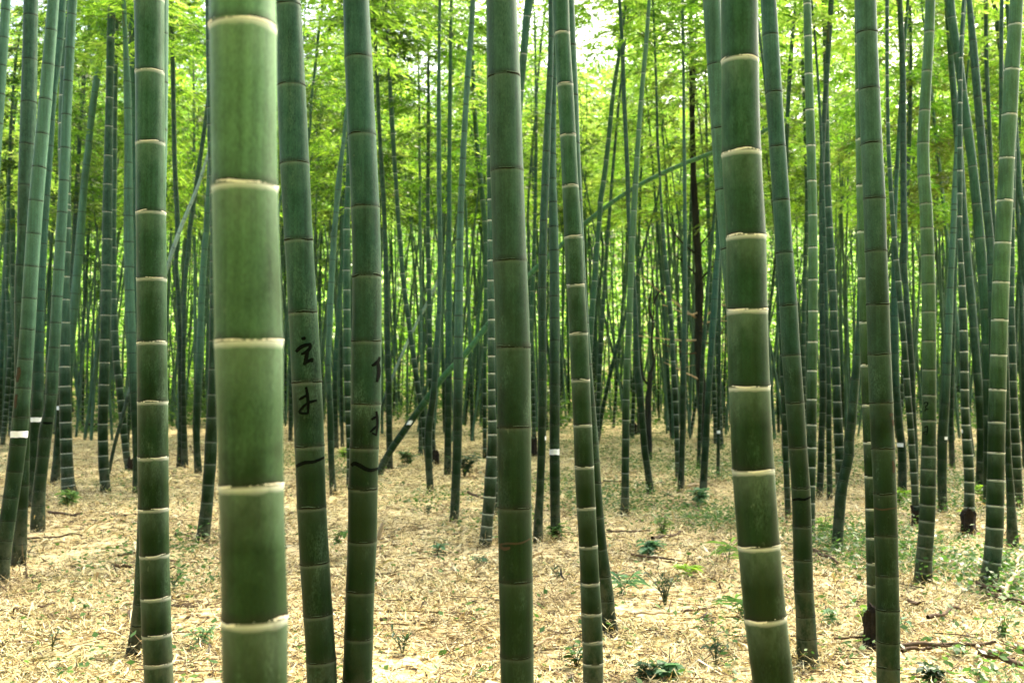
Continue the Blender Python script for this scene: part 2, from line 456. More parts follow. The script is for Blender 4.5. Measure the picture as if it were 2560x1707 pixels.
# crowns: a few shared meshes of branches with drooping leafy twigs
def crown_mesh(seed, length=7.6, dens=1.0, spread=1.0, twigs=(7, 12)):
    rg = np.random.default_rng(seed)
    LV, LF, TV, TF = [], [], [], []
    P, D, Ssd, LN, WD, DR = [], [], [], [], [], []
    tv0 = 0
    z = 0.15; az = rg.uniform(0, 6.28)
    while z < length:
        fr = z / length
        bl = spread * (0.75 + 1.05 * math.sin(math.pi * min(1, fr * 0.85 + 0.12))) * rg.uniform(0.65, 1.15) * (1 - 0.45 * fr)
        az += math.pi + rg.normal(0, 0.5)
        for side in range(2):
            if rg.random() > 0.72 * dens: continue
            a = az + side * rg.normal(0.7, 0.3)
            el = rg.uniform(0.45, 0.95)
            n = 6
            t = np.linspace(0, 1, n)
            rr = bl * t * math.cos(el); zz = bl * (t * math.sin(el) - 0.62 * t ** 2.2)
            C = np.stack([rr * math.cos(a), rr * math.sin(a), z + zz], 1)
            V, F = tube(C, np.linspace(0.007, 0.0025, n), 3)
            TV.append(V); TF.append(F + tv0); tv0 += len(V)
            for _ in range(int(rg.integers(*twigs))):
                u = rg.uniform(0.22, 1.0)
                p0 = np.array([np.interp(u, t, C[:, q]) for q in range(3)])
                ta = a + rg.normal(0, 0.9); tl = rg.uniform(0.25, 0.6)
                tdir = np.array([math.cos(ta), math.sin(ta), rg.uniform(-0.55, 0.35)])
                m = int(rg.integers(10, 16))
                w = np.sort(rg.uniform(0.15, 1, m))
                pts = p0 + tdir * (w[:, None] * tl) - np.array([0, 0, 1.0]) * (0.35 * tl * w[:, None] ** 2)
                la = ta + rg.normal(0, 0.8, m)
                dz = rg.uniform(-0.85, 0.1, m)
                d = unit(np.stack([np.cos(la), np.sin(la), dz], 1))
                s = unit(np.cross(d, rg.normal(0, 1, (m, 3))))
                P.append(pts); D.append(d); Ssd.append(s); LN.append(rg.uniform(0.10, 0.18, m)); WD.append(rg.uniform(0.022, 0.036, m)); DR.append(rg.uniform(0, 0.02, m))
        z += rg.uniform(0.22, 0.34)
    P, D, Ssd = map(np.concatenate, (P, D, Ssd)); LN, WD, DR = map(np.concatenate, (LN, WD, DR))
    V, F = leaf_quads(P, D, Ssd, LN, WD, DR)
    TV = np.concatenate(TV); TF = np.concatenate(TF)
    mi = np.concatenate([np.zeros(len(F), int), np.ones(len(TF), int)])
    return mesh_np("crown", np.concatenate([V, TV]), [F, TF + len(V)], [M_LEAF, M_TWIG], smooth=False, mat_idx=mi)

CROWNS = [crown_mesh(100 + i, 7.6, (1.0, 0.85, 1.0, 0.7, 0.95, 0.8, 1.0)[i], (1.0, 1.15, 0.9, 1.1, 1.25, 1.0, 1.1)[i]) for i in range(7)]
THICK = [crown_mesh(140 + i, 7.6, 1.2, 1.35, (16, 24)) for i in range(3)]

TINT = dict(F=(0.055, 0.150, 0.040), P=(0.058, 0.118, 0.072), B=(0.015, 0.052, 0.032), G=(0.013, 0.048, 0.011), D=(0.006, 0.021, 0.007), K=(0.003, 0.009, 0.003), Y=(0.070, 0.130, 0.040), N=(0.135, 0.245, 0.110), W=(0.40, 0.47, 0.42), M=(0.029, 0.062, 0.036))

def auto_nodes(s0, s_end, step, grow=1.06, top=0.30):
    out = []; s = s0
    while s + step < s_end:
        s += step; out.append(s); step = min(top, step * grow)
    return out

def make_bamboo(path, tint, white, label, d=None, nodes=None, height=None, crown=None, rings=None, thick=False, name="bamboo", group="bamboo stems of the grove", lean_out=1.0):
    """path rows: (y px, centre x px, width px) seen in the photograph; d = distance of the stem's foot (from its base pixel when None)"""
    yb, xb, wb = path[-1]
    if d is None:
        hit = ground_hit(xb, yb); d = hit[1]
    ys = path[:, 0]
    yq = np.linspace(ys[0], ys[-1], 60)
    xq = smooth_interp(yq, ys, path[:, 1]); wq = smooth_interp(yq, ys, path[:, 2])
    P = np.array([at_depth(x, y, d) for x, y in zip(xq, yq)])[::-1]       # bottom to top
    Rr = np.array([w / 2 * cam_depth(p) / F_PX for w, p in zip(wq[::-1], P)])
    # down to the ground
    gz = float(ground_z(P[0][0], P[0][1]))
    if P[0][2] > gz + 0.02:
        dirn = P[0] - P[4]; dirn = dirn / abs(dirn[2])
        dirn[0] *= 0.7
        k = P[0][2] - gz + 0.03
        ext = [P[0] + dirn * k * f for f in (1.0, 0.75, 0.5, 0.25)]
        P = np.concatenate([np.array(ext), P]); Rr = np.concatenate([np.full(4, Rr[0]) * np.array([1.08, 1.03, 1.01, 1.0]), Rr])
    # on above the frame: a tapering top that nods
    if height is None: height = 11.0 + 2.0 * random.random()
    top = P[-1]; tdir = unit(P[-1] - P[-8])
    if height > top[2] + 0.3:
        L = (height - top[2]); m = 16
        side = np.array([math.copysign(1, tdir[0]) * 0.25, random.uniform(-0.2, 0.2), 0])
        ext = []
        for i in range(1, m + 1):
            f = i / m
            ext.append(top + tdir * L * f + side * L * 0.35 * f ** 3 - np.array([0, 0, 1]) * L * 0.06 * f ** 4)
        P = np.concatenate([P, np.array(ext)])
        rt = Rr[-1]
        Rr = np.concatenate([Rr, [max(0.006, rt * (1 - 0.82 * (i / m) ** 1.2)) for i in range(1, m + 1)]])
    seglen = np.concatenate([[0], np.cumsum(np.linalg.norm(np.diff(P, axis=0), axis=1))])
    total = seglen[-1]
    axis = lambda s: np.array([np.interp(s, seglen, P[:, q]) for q in range(3)])
    rad = lambda s: float(np.interp(s, seglen, Rr))
    # pixel row -> arc length
    zcum = [(CAM_H + (p[2] - CAM_H), s) for p, s in zip(P, seglen)]
    def s_of_row(y):
        v = ray(0, y); zz = CAM_H + v[2] * d / v[1]
        return float(np.interp(zz, P[:, 2], seglen))
    if nodes:
        ns = sorted(s_of_row(y) for y in nodes)
        ns = [q for i, q in enumerate(ns) if i == 0 or q - ns[i - 1] > 0.02]
        g0 = ns[1] - ns[0]
        s = ns[0]; low = []
        while s - g0 > 0.04:
            s -= g0; low.append(s); g0 = max(0.05, g0 * 0.92)
        g1 = ns[-1] - ns[-2]
        ns = low[::-1] + ns + auto_nodes(ns[-1], total - 0.05, min(max(g1, 0.12), 0.34), 1.0, 0.34)
    else:
        ns = auto_nodes(0, total - 0.05, 0.09 + 0.03 * random.random(), 1.08, 0.24 + 0.08 * random.random())
    ns = [q for q in ns if 0.015 < q < total - 0.03]
    base = axis(0)
    base_o = np.array([base[0], base[1], float(ground_z(base[0], base[1]))])
    wmean = float(np.mean(wq))
    root = empty(name, base_o)
    tag(root, label, "bamboo", group)
    col = (*TINT[tint], white)
    seg = 40 if wmean > 60 else 28 if wmean > 30 else 16 if wmean > 14 else 10
    cm = link("culm", culm_mesh(axis, rad, [0.0] + ns + [total], seg, base_o), root)
    cm.color = col
    if rings is None: rings = wmean > 17
    if rings:
        for s in ns:
            c = axis(s); v = c - np.array([0, 0, CAM_H])
            row = CY - F_PX * (-(v[1] * math.sin(PITCH)) + v[2] * math.cos(PITCH)) / cam_depth(c)
            if row < -40 or row > 1745: continue
            t = unit(axis(s + 0.02) - axis(s - 0.02)); r = rad(s)
            hh = 0.0072 * (0.7 + 0.6 * random.random())
            ro = link("node_ring", ring_mesh(c, t, r, hh, white, base_o), cm)
            ro.color = col
    if crown is None: crown = d > 11.5
    if crown:
        hc = crown if crown is not True and crown > 1 else 4.6 + 2.6 * random.random()
        if d < 19.5: hc = max(hc, CAM_H + 0.345 * d)
        sc0 = float(np.interp(hc, P[:, 2], seglen))
        c = axis(sc0); t = Vector(unit(axis(min(total, sc0 + 3.0)) - c))
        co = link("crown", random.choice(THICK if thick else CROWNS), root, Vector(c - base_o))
        if thick: co.color = (0.34, 0.44, 0.36, 1)  # dark tint paints shade into the leaves of these thick crowns
        q = Vector((0, 0, 1)).rotation_difference(t)
        co.rotation_mode = 'QUATERNION'
        from mathutils import Quaternion
        co.rotation_quaternion = q @ Quaternion((0, 0, 1), random.uniform(0, 6.28))
        sc = max(0.5, (total - sc0) / 7.6)
        co.scale = (0.95 + 0.3 * random.random(),) * 2 + (sc,)
    root["_"] = 0; del root["_"]
    return dict(root=root, culm=cm, P=P, S=seglen, R=Rr, d=d, path=path, base=base_o, col=col)

def on_skin(b, X, Y, lift=0.0012):
    """a point of the stem's camera-facing skin seen at pixel X, Y"""
    cx = float(smooth_interp(Y, b["path"][:, 0], b["path"][:, 1])); w = float(smooth_interp(Y, b["path"][:, 0], b["path"][:, 2]))
    a = math.asin(max(-0.97, min(0.97, (X - cx) / (w / 2))))
    c = at_depth(cx, Y, b["d"]); r = w / 2 * cam_depth(c) / F_PX * 1.004 + lift
    view = unit(np.array([c[0], c[1], 0]))
    right = np.array([view[1], -view[0], 0])
    return c + right * (r * math.sin(a)) - view * (r * math.cos(a))

def ink(b, strokes, mat, name="ink_lettering", label=None):
    V, F = [], []
    for hw, pts in strokes:
        pts = np.array(pts, float)
        t = np.linspace(0, len(pts) - 1, max(2, (len(pts) - 1) * 8))
        q = np.stack([smooth_interp(t, np.arange(len(pts)), pts[:, i]) for i in (0, 1)], 1) if len(pts) > 2 else np.stack([np.interp(t, np.arange(len(pts)), pts[:, i]) for i in (0, 1)], 1)
        tg = np.gradient(q, axis=0); tg /= np.maximum(np.linalg.norm(tg, axis=1, keepdims=True), 1e-6)
        nr = np.stack([-tg[:, 1], tg[:, 0]], 1)
        k0 = len(V)
        for i in range(len(q)):
            e = i / (len(q) - 1)
            ww = hw * 1.3 * (0.62 + 0.38 * math.sin(math.pi * min(1, e * 0.9 + 0.1))) * (1 + 0.10 * math.sin(i * 2.1))
            for s in (-1, -0.33, 0.33, 1): V.append(on_skin(b, *(q[i] + nr[i] * ww * s), lift=0.0011 + 0.0003 * (k0 % 3)))
        for i in range(len(q) - 1):
            for s in range(3):
                a = k0 + i * 4 + s; F.append((a, a + 1, a + 5, a + 4))
    me = mesh_np(name, np.array(V) - b["base"], [np.array(F)], [mat])
    o = link(name, me, b["root"])
    if label: o["label"] = label
    return o

def paper(b, x0, x1, y0, y1):
    V, F = [], []
    nx, ny = 9, 4
    rg = np.random.default_rng(int(x0 + y0))
    for j in range(ny):
        for i in range(nx):
            X = x0 + (x1 - x0) * i / (nx - 1); Y = y0 + (y1 - y0) * j / (ny - 1)
            if j in (0, ny - 1): Y += rg.normal(0, 0.035) * (y1 - y0)
            V.append(on_skin(b, X, Y, 0.0022))
    n = len(V)
    for j in range(ny - 1):
        for i in range(nx - 1):
            a = j * nx + i; F.append((a, a + 1, a + nx + 1, a + nx))
    o = link("paper_tag", mesh_np("paper_tag", np.array(V) - b["base"], [np.array(F)], [M_PAPER]), b["root"])
    return o

B = {}
def bam(key, path, tint, white, label, nodes="", **kw):
    B[key] = make_bamboo(parse_path(path), tint, white, label, nodes=parse_nodes(nodes) if nodes else None, **kw)

# ---- stems read from the photograph: "crop:row,edge,edge" ; white = strength of the powder band
bam("near", "0:-20,525,688;0:90,526,690;0:480,532,693;0:855,539,706;0:1210,549,708;0:1545,556,718;0:1720,558,718", "N", 1.0,
    "thickest pale green bamboo stem, closest to the viewer, with broad cream rings", "0:70 468 852 1208 1540", d=1.87)
bam("ink_a", "4:-60,105,262;4:40,113,273;4:530,130,302;4:1005,148,326;4:1475,175,348;5:690,200,376;5:1115,220,402;5:1505,238,418;6:490,252,430;6:830,270,450;6:1145,290,470;6:1425,308,490;6:1568,312,497", "B", 0.12,
    "thick green bamboo stem with two inked characters and a dash in its middle", "4:40 530 1005 1475|5:690 1115 1505|6:490 830 1145 1425", d=3.9)
bam("ink_b", "4:-20,533,691;4:360,543,712;4:830,563,735;4:1270,582,757;5:467,592,768;5:865,585,768;5:1247,582,766;5:1515,575,752;6:375,565,745;6:695,562,740;6:1000,550,725;6:1285,540,718;6:1568,529,710", "B", 0.10,
    "thick green bamboo stem with a bold black dash and ink wrapping round its edge", "4:360 830 1270|5:467 865 1247 1515|6:375 695 1000 1285 1545", d=3.95)
bam("grey", "0:-20,1216,1291;0:196,1219,1301;0:428,1226,1309;0:640,1232,1317;0:868,1240,1326;0:1067,1243,1328;0:1265,1244,1329;0:1450,1247,1332;0:1636,1250,1334;0:1720,1252,1336", "M", 0.05,
    "thick upright grey-green bamboo stem with thin dark rings and a faint red trace", "0:194 428 653 868 1067 1267 1450 1636", d=3.5)
bam("pale_ring_dark", "1:0,825,1003;1:440,832,1003;1:880,835,1007;1:1300,836,1013;2:480,840,1018;2:870,843,1018;2:1230,845,1025;3:180,847,1028;3:497,850,1030;3:775,858,1033;3:1035,865,1042;3:1260,873,1047;3:1435,883,1055;3:1568,887,1060", "G", 0.7,
    "straight dark green bamboo stem with fine cream and brown double rings", "1:2 445 878 1303|2:482 870 1233|3:183 497 778 1037 1262 1437", d=4.2)
bam("bold_ring", "0:-20,1802,1894;0:151,1804,1896;0:380,1805,1902;0:590,1816,1914;0:770,1818,1918;0:965,1823,1924;0:1170,1831,1935;0:1360,1845,1949;0:1540,1861,1965;0:1720,1884,1986", "G", 1.0,
    "thick dark green bamboo stem with bold cream rings, bowing outward at its foot", "0:152 383 591 775 966 1172 1360 1540", d=2.96)
bam("bright", "7:0,247,350;7:205,258,355;7:520,275,375;7:830,293,392;7:1140,307,408;7:1450,318,432;8:225,320,432;8:520,335,445;8:815,350,465;8:1100,362,478;8:1375,375,490;9:240,383,502;9:490,395,513;9:725,410,525;9:950,418,537;9:1135,423,550;9:1305,430,555;9:1440,433,560;9:1568,435,560", "G", 0.55,
    "slim bright green bamboo stem with fawn rings, leaning over a second stem at its foot", "7:205 520 830 1140 1450|8:225 520 815 1100 1375|9:240 490 725 950 1135 1305 1440 1555", d=5.0)
bam("grey_dark_ring", "10:0,533,660;10:205,543,667;10:550,557,682;10:885,570,698;10:1220,585,717;10:1550,595,725;11:315,595,727;11:640,605,740;11:945,613,750;11:1240,623,763;11:1520,635,773;12:130,635,775;12:405,648,785;12:660,653,793;12:905,660,797;12:1115,663,803;12:1310,665,805;12:1465,667,805;12:1568,667,807", "M", 0.05,
    "grey-green bamboo stem with dark rings standing before a pale-ringed stem on a rotten stump", "10:205 550 885 1220 1550|11:315 640 945 1240 1520|12:130 405 660 905 1115 1310 1465", d=4.6)
bam("blue_line", "0:0,1902,1940;0:90,1906,1946;0:233,1915,1955;0:367,1923,1964;0:502,1932,1974;0:635,1940,1982;0:763,1949,1993;0:888,1955,2001;0:1006,1964,2010;0:1118,1972,2017;0:1218,1979,2025;0:1314,1982,2029;0:1398,1984,2031;0:1475,1986,2033;0:1538,1990,2038;0:1594,1991,2041;0:1634,1992,2044;0:1669,1991,2050", "B", 0.08,
    "bluish green bamboo stem with a thin black line low on it, beside the bowing stem", "10:220 570 900 1230 1555|11:325 645 950 1240 1515|12:125 370 605 810 1000 1155 1290 1390")
bam("behind_bold", "0:0,1757,1802;0:163,1768,1812;0:320,1778,1822;0:475,1788,1833;0:625,1801,1846;0:900,1828,1872;0:1200,1852,1896;0:1560,1878,1922", "P", 0.05,
    "pale bluish bamboo stem partly hidden by the bold-ringed dark stem", "7:2 400 790 1165 1530|8:300 650 1000 1350", d=6.2)
bam("behind_bright", "0:0,1406,1436;0:120,1411,1441;0:240,1415,1446;0:360,1420,1450;0:475,1424,1455;0:700,1433,1465;0:912,1448,1480;0:1112,1463,1497;0:1206,1467,1503;0:1371,1482,1518;0:1439,1491,1528;0:1500,1499,1536;0:1545,1504,1540;0:1585,1505,1548", "B", 0.1,
    "leaning bluish bamboo stem with a mouldy pale foot, crossing behind the slim bright stem", "7:285 590 880 1165|8:10 250 490 755 1010 1260 1500|9:105 210 340 550 745 912 1060 1170 1255")
bam("p_yellow", "0:0,388,421;0:330,380,418;0:700,368,408;0:1000,355,398;0:1350,343,386;3:930,835,935;3:1080,817,925;3:1230,800,912;3:1300,790,895;3:1400,768,885", "P", 0.05,
    "bluish bamboo stem with a yellowish flared foot, mostly behind the double-ringed dark stem", "1:210 510 800 1090 1400|2:300 700 1050|3:1080 1210 1310 1365")
# -- one side of the clearing
bam("edge_blue", "1:0,10,65;1:245,-4,50;1:600,-26,28;1:900,-46,8;1:1400,-75,-20;2:700,-110,-55;3:200,-150,-95", "P", 0.02,
    "pale bluish bamboo stem cut off by the view's edge, beside a dark grey-green one", "1:65 235 405 580 760 940", d=10.0)
bam("l_darkgrey", "1:0,147,232;1:330,140,226;1:640,130,222;1:1140,113,193;1:1568,103,178;2:400,97,172;2:850,92,172;2:1390,98,180;3:200,108,178;3:360,108,175;3:500,105,168;3:715,76,162;3:800,70,158;3:850,64,156", "D", 0.05,
    "dark grey-green bamboo stem with a mouldy grey foot, behind the paper-tagged leaning stem", "1:100 370 630 885 1137 1388|2:160 403 630 850 1080 1300|3:205 360 500 715")
bam("l_tag", "1:0,295,360;1:620,240,315;1:1240,180,262;2:0,180,265;2:410,150,235;2:800,125,212;2:1150,95,187;3:20,70,168;3:270,43,138;3:440,20,112;3:690,-20,76;3:820,-38,60;3:980,-62,52", "P", 0.03,
    "pale green leaning bamboo stem with a large white paper tag and brown streaks", "1:190 400 612 822 1027 1232 1435|2:10 208 408 603 793 975 1152 1330 1498|3:270 430 570 690 800 920")
bam("l_tag2", "1:0,352,405;1:240,345,390;1:575,308,348;1:900,283,326;1:1350,248,297;2:120,245,296;2:420,230,281;2:680,218,270;2:940,203,265;2:1280,192,262;3:0,184,248;3:200,176,240;3:400,172,230;3:505,168,232", "B", 0.02,
    "grey-green bamboo stem with a smaller white tag, between the large-tagged stem and an olive-footed one", "1:78 245 410 575 740 897 1050 1200 1350 1497|2:270 412 550 682 810 935 1055 1168 1285|3:90 185 270 350 420 470")
bam("l_olive", "1:0,418,472;1:295,402,455;1:705,378,436;1:1108,362,420;1:1480,340,402;2:430,328,392;2:590,318,382;2:905,300,365;2:1050,285,357;2:1190,280,350;2:1330,262,328;3:0,245,322;3:180,228,300;3:390,203,278;3:600,188,275;3:640,188,276", "P", 0.04,
    "pale bluish bamboo stem turning olive at its foot, dark rings, leaning", "1:93 298 500 705 908 1108 1303 1485|2:258 430 592 752 905 1052 1190 1330 1455|3:180 290 390 480 545 600")
bam("l_whitering", "1:0,386,440;1:245,380,436;1:590,364,430;1:900,358,432;1:1250,366,432;2:175,372,436;2:470,374,426;2:610,374,426;2:890,367,427;2:1140,362,432;2:1360,367,438;2:1555,372,443;3:245,374,448;3:310,376,452;3:358,376,460;3:412,378,472", "M", 0.85,
    "grey-green bamboo stem with thin white rings standing in a fern patch", "1:75 245 420 590 760 920 1080 1190 1290 1410|2:30 175 320 470 610 750 890 1020 1140 1255 1360 1462|3:72 160 245 310 358")
bam("l_thintag", "0:760,150,160;0:900,147,159;0:1020,142,156;0:1100,136,153;0:1150,132,152;0:1210,125,149", "D", 0.02,
    "slim dark bamboo stem wearing a tiny white tag, squeezed beside the white-ringed stem", "")
bam("l_black", "1:0,552,575;1:200,532,556;1:500,500,526;1:900,473,498;1:1200,455,482;1:1568,440,466;2:350,430,458;2:700,415,442;2:1100,400,425;2:1500,388,412", "K", 0.15,
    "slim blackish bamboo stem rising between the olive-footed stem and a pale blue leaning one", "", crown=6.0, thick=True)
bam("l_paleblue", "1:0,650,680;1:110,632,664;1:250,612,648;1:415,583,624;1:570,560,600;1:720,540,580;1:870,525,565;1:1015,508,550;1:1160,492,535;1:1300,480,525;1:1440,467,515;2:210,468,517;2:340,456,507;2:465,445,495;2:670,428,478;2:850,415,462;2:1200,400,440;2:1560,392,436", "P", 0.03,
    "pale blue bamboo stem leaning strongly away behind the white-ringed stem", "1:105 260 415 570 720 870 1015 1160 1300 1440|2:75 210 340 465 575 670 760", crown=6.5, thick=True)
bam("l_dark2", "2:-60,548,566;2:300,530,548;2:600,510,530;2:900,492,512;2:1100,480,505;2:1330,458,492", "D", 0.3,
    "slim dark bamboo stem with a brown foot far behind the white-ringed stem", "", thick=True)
bam("l_darkring", "1:0,665,712;1:230,655,702;1:600,648,692;1:955,638,688;1:1300,628,685;2:240,626,685;2:555,620,682;2:855,613,672;2:1130,606,667;2:1370,600,660;3:85,600,660;3:175,602,664;3:255,605,667;3:330,612,672;3:402,613,682", "D", 0.6,
    "very dark green bamboo stem with thin pale rings on bare litter, near the double-ringed stem", "1:40 230 415 600 775 955 1130 1300 1465|2:75 240 400 555 705 855 995 1130 1255 1370 1475|3:85 175 255 330")
bam("l_thinring", "1:0,705,730;1:400,698,722;1:790,690,718;1:1160,688,716;1:1515,684,714;2:175,683,712;2:400,681,714;2:605,680,716;2:800,680,725;2:985,692,736;2:1150,710,755;2:1300,725,770;2:1435,735,780;3:45,737,782;3:100,745,787;3:150,750,795;3:195,755,800;3:268,768,812", "D", 0.8,
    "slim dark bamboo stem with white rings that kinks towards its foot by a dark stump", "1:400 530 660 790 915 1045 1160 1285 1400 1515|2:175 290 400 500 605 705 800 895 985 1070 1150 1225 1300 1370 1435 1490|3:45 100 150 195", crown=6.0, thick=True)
bam("l_blue3", "1:0,745,772;1:240,753,782;1:505,757,800;1:830,762,808;1:1160,760,812;1:1485,757,817;2:260,760,818;2:555,764,822;2:815,770,832;2:940,778,836;2:1060,787,840;2:1300,802,848;3:200,815,850;3:412,810,850", "P", 0.03,
    "bluish bamboo stem with dark rings tucked close against the double-ringed dark stem", "1:90 240 370 505 670 830 1000 1160 1325 1485|2:100 260 413 555 690 815 940 1060", crown=6.8)
bam("l_behind12", "1:0,786,832;1:320,792,834;1:515,798,838;1:1000,802,842;1:1500,806,846;2:700,812,850;3:0,818,858;3:330,822,864", "B", 0.03,
    "dark bluish bamboo stem showing only one edge from behind the double-ringed stem", "1:120 320 515 718 910 1100 1290|2:80 235 370 500 630")
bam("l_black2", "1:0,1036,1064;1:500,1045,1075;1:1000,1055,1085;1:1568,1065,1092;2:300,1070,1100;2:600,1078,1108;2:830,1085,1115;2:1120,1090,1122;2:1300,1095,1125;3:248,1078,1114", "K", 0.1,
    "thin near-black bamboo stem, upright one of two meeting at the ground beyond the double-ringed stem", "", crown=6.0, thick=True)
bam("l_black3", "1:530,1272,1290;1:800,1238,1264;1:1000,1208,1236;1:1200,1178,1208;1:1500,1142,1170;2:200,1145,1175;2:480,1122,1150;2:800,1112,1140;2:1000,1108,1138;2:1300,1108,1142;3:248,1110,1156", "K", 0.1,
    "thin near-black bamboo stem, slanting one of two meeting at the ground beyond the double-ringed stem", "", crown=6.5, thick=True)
bam("l_blue4", "1:700,1275,1306;1:950,1272,1305;1:1200,1260,1300;1:1420,1245,1283;2:90,1250,1288;2:305,1233,1272;2:525,1220,1260;2:740,1210,1250;2:940,1200,1248;2:1130,1190,1235;2:1400,1180,1225;3:90,1183,1225;3:285,1190,1240", "P", 0.03,
    "slim pale blue bamboo stem with dark rings near the thickest stem", "1:980 1095 1205 1310 1420 1530|2:90 200 305 415 525 635 740 845 940 1035 1130 1240|3:90 160 240", crown=7.0)
bam("l_green5", "1:300,1262,1310;1:900,1272,1322;2:0,1285,1335;2:700,1284,1334;2:1035,1278,1335;2:1190,1272,1335;2:1330,1265,1335;2:1480,1255,1330;3:90,1255,1330;3:225,1250,1325;3:350,1240,1313;3:460,1232,1305;3:550,1220,1298;3:640,1207,1288;3:712,1194,1284", "D", 0.25,
    "dark green bamboo stem half hidden by the thickest stem, its foot on open litter", "2:375 480 575 665 860 1035 1190 1330 1480|3:90 225 350 460 550 650")
bam("dead_white", "1:960,1262,1278;1:1140,1202,1222;1:1400,1096,1120;1:1560,1036,1062;2:190,1085,1110;2:420,1012,1034;2:900,860,885;2:1500,690,712", "W", 0.0,
    "whitish dead bamboo stem slanting between dark stems beyond the double-ringed stem", "", d=16.5, crown=False, height=6.5, name="leaning_bamboo")
bam("l_far_edge1", "2:0,40,62;2:500,30,52;2:900,45,72;2:1200,28,58;2:1500,0,30", "D", 0.6,
    "slim dark ringed bamboo stem near the view's edge, behind the paper-tagged leaning stem", "", crown=6.5)
bam("l_far_edge2", "1:600,70,92;1:1100,45,68;2:0,40,72;2:600,10,38;2:1100,-10,18;2:1450,-20,10", "B", 0.2,
    "dark bluish bamboo stem at the view's edge, behind the paper-tagged leaning stem", "", crown=6.5)
bam("l_far_edge3", "1:600,95,108;1:1100,52,72;2:0,62,88;2:500,64,92;2:1000,62,90;2:1450,50,85", "D", 0.5,
    "dark bamboo stem with faint rings seen in the gap beside the dark grey-green stem", "", crown=6.0)
# -- gap between the two inked stems
bam("c_blue", "4:550,560,585;4:750,536,562;4:880,522,547;4:1027,500,533;4:1168,482,522;4:1305,472,505;4:1455,457,495;5:85,475,507;5:228,460,495;5:370,450,488;5:507,443,480;5:640,435,475;5:772,432,470;5:1015,423,460;5:1310,435,475;6:0,435,478;6:165,440,480;6:350,448,490;6:418,450,502", "P", 0.04,
    "slim bluish bamboo stem leaning between the two inked stems", "4:750 885 1027 1168 1305 1455|5:85 228 370 507 640 772 897 1015 1120 1230|6:80 165 260 350", crown=6.2)
bam("c_blue2", "5:-100,528,550;5:380,515,540;5:490,505,532;5:690,492,524;5:960,473,505;5:1150,465,500;6:132,475,508", "B", 0.1,
    "slim green bamboo stem just beyond the bluish one between the inked stems", "", crown=6.5)
bam("c_dark", "4:1100,518,534;5:0,514,528;5:700,512,530;5:1300,515,535;6:122,518,541", "K", 0.1,
    "thin near-black bamboo stem between the two inked stems", "", crown=6.0)
bam("c_white", "4:800,556,592;4:1008,552,586;4:1277,540,578;4:1530,535,576;5:180,533,577;5:430,532,577;5:787,533,580;5:1010,536,582;5:1203,540,582;5:1375,545,582;6:0,550,586;6:200,555,590;6:370,552,594", "G", 0.95,
    "green bamboo stem with crisp white rings, half behind the stem with ink round its edge", "4:860 1008 1145 1277 1405 1530|5:50 180 307 430 550 670 787 902 1010 1110 1203 1290 1375 1455 1525|6:70 130", crown=6.0)
bam("c_t1", "4:1000,376,391;4:1300,370,384;5:0,366,382;5:330,356,371;5:800,345,360;5:1340,330,350", "D", 0.4,
    "thin dark bamboo stem hugging one edge of the two-character stem", "", crown=5.5, thick=True)
bam("c_t2", "4:900,440,455;4:1200,420,436;5:0,402,418;5:300,390,405;5:650,382,400;5:1100,392,412;5:1345,400,422", "D", 0.6,
    "thin dark bamboo stem dotted with white rings between the inked stems", "", crown=5.5, thick=True)
bam("c_t3", "5:300,166,184;5:700,170,188;5:1000,172,190;5:1340,172,194", "B", 0.4,
    "thin bluish stem, the darker of two, between the thickest stem and the two-character stem", "", crown=6.5)
bam("c_t4", "5:500,190,208;5:900,196,212;5:1200,198,214;5:1410,198,220", "P", 0.5,
    "thin pale stem, the lighter of two, between the thickest stem and the two-character stem", "", crown=6.5)
bam("c_t5", "4:60,396,412;4:180,378,396;4:400,355,372;4:640,328,345;4:850,314,330;5:0,140,160;5:500,120,140", "P", 0.05,
    "slender blue-grey bamboo stem curving up through bright foliage above the two-character stem", "", d=20.0, crown=7.0)
# -- middle, between ink_b and grey
bam("m_black1", "4:560,733,758;4:830,745,770;4:1080,757,787;4:1430,775,803;5:200,777,807;5:460,780,813;5:900,787,825;5:1200,795,833;5:1400,797,835;6:258,799,840", "K", 0.12,
    "blackish upright bamboo stem that the fallen diagonal stem crosses", "", crown=5.6, thick=True)
bam("m_black2", "4:190,795,810;4:350,803,820;4:690,815,845;4:960,833,860;4:1165,847,873;4:1470,870,897;5:145,860,887;5:450,883,912;5:720,917,947;5:970,950,983;5:1185,980,1015;5:1300,1003,1037;5:1560,1030,1064;6:262,1052,1092", "D", 0.75,
    "dark bamboo stem with white rings leaning beside the blackish upright one", "4:820 960 1062 1165 1268 1370 1470|5:40 145 245 350 450 545 640 720 800 890 970 1030 1110 1185", crown=5.6, thick=True)
bam("m_pale", "4:900,994,1010;4:1568,998,1015;5:400,1000,1016;5:1000,1003,1022;6:178,994,1024", "P", 0.4,
    "thin pale silvery bamboo stem in the bright gap of the grove", "", crown=6.2)
bam("m_white", "4:450,1048,1064;4:700,1045,1068;4:980,1043,1066;4:1295,1042,1063;5:70,1042,1066;5:455,1043,1072;5:730,1047,1078;5:1000,1050,1080;5:1190,1056,1088;5:1450,1068,1098;6:205,1078,1108", "D", 0.9,
    "dark bamboo stem with small white rings beside a dark stump in mid grove", "4:880 985 1090 1190 1295 1395 1490|5:70 165 265 360 455 545 640 730 820 905 1000", crown=5.6, thick=True)
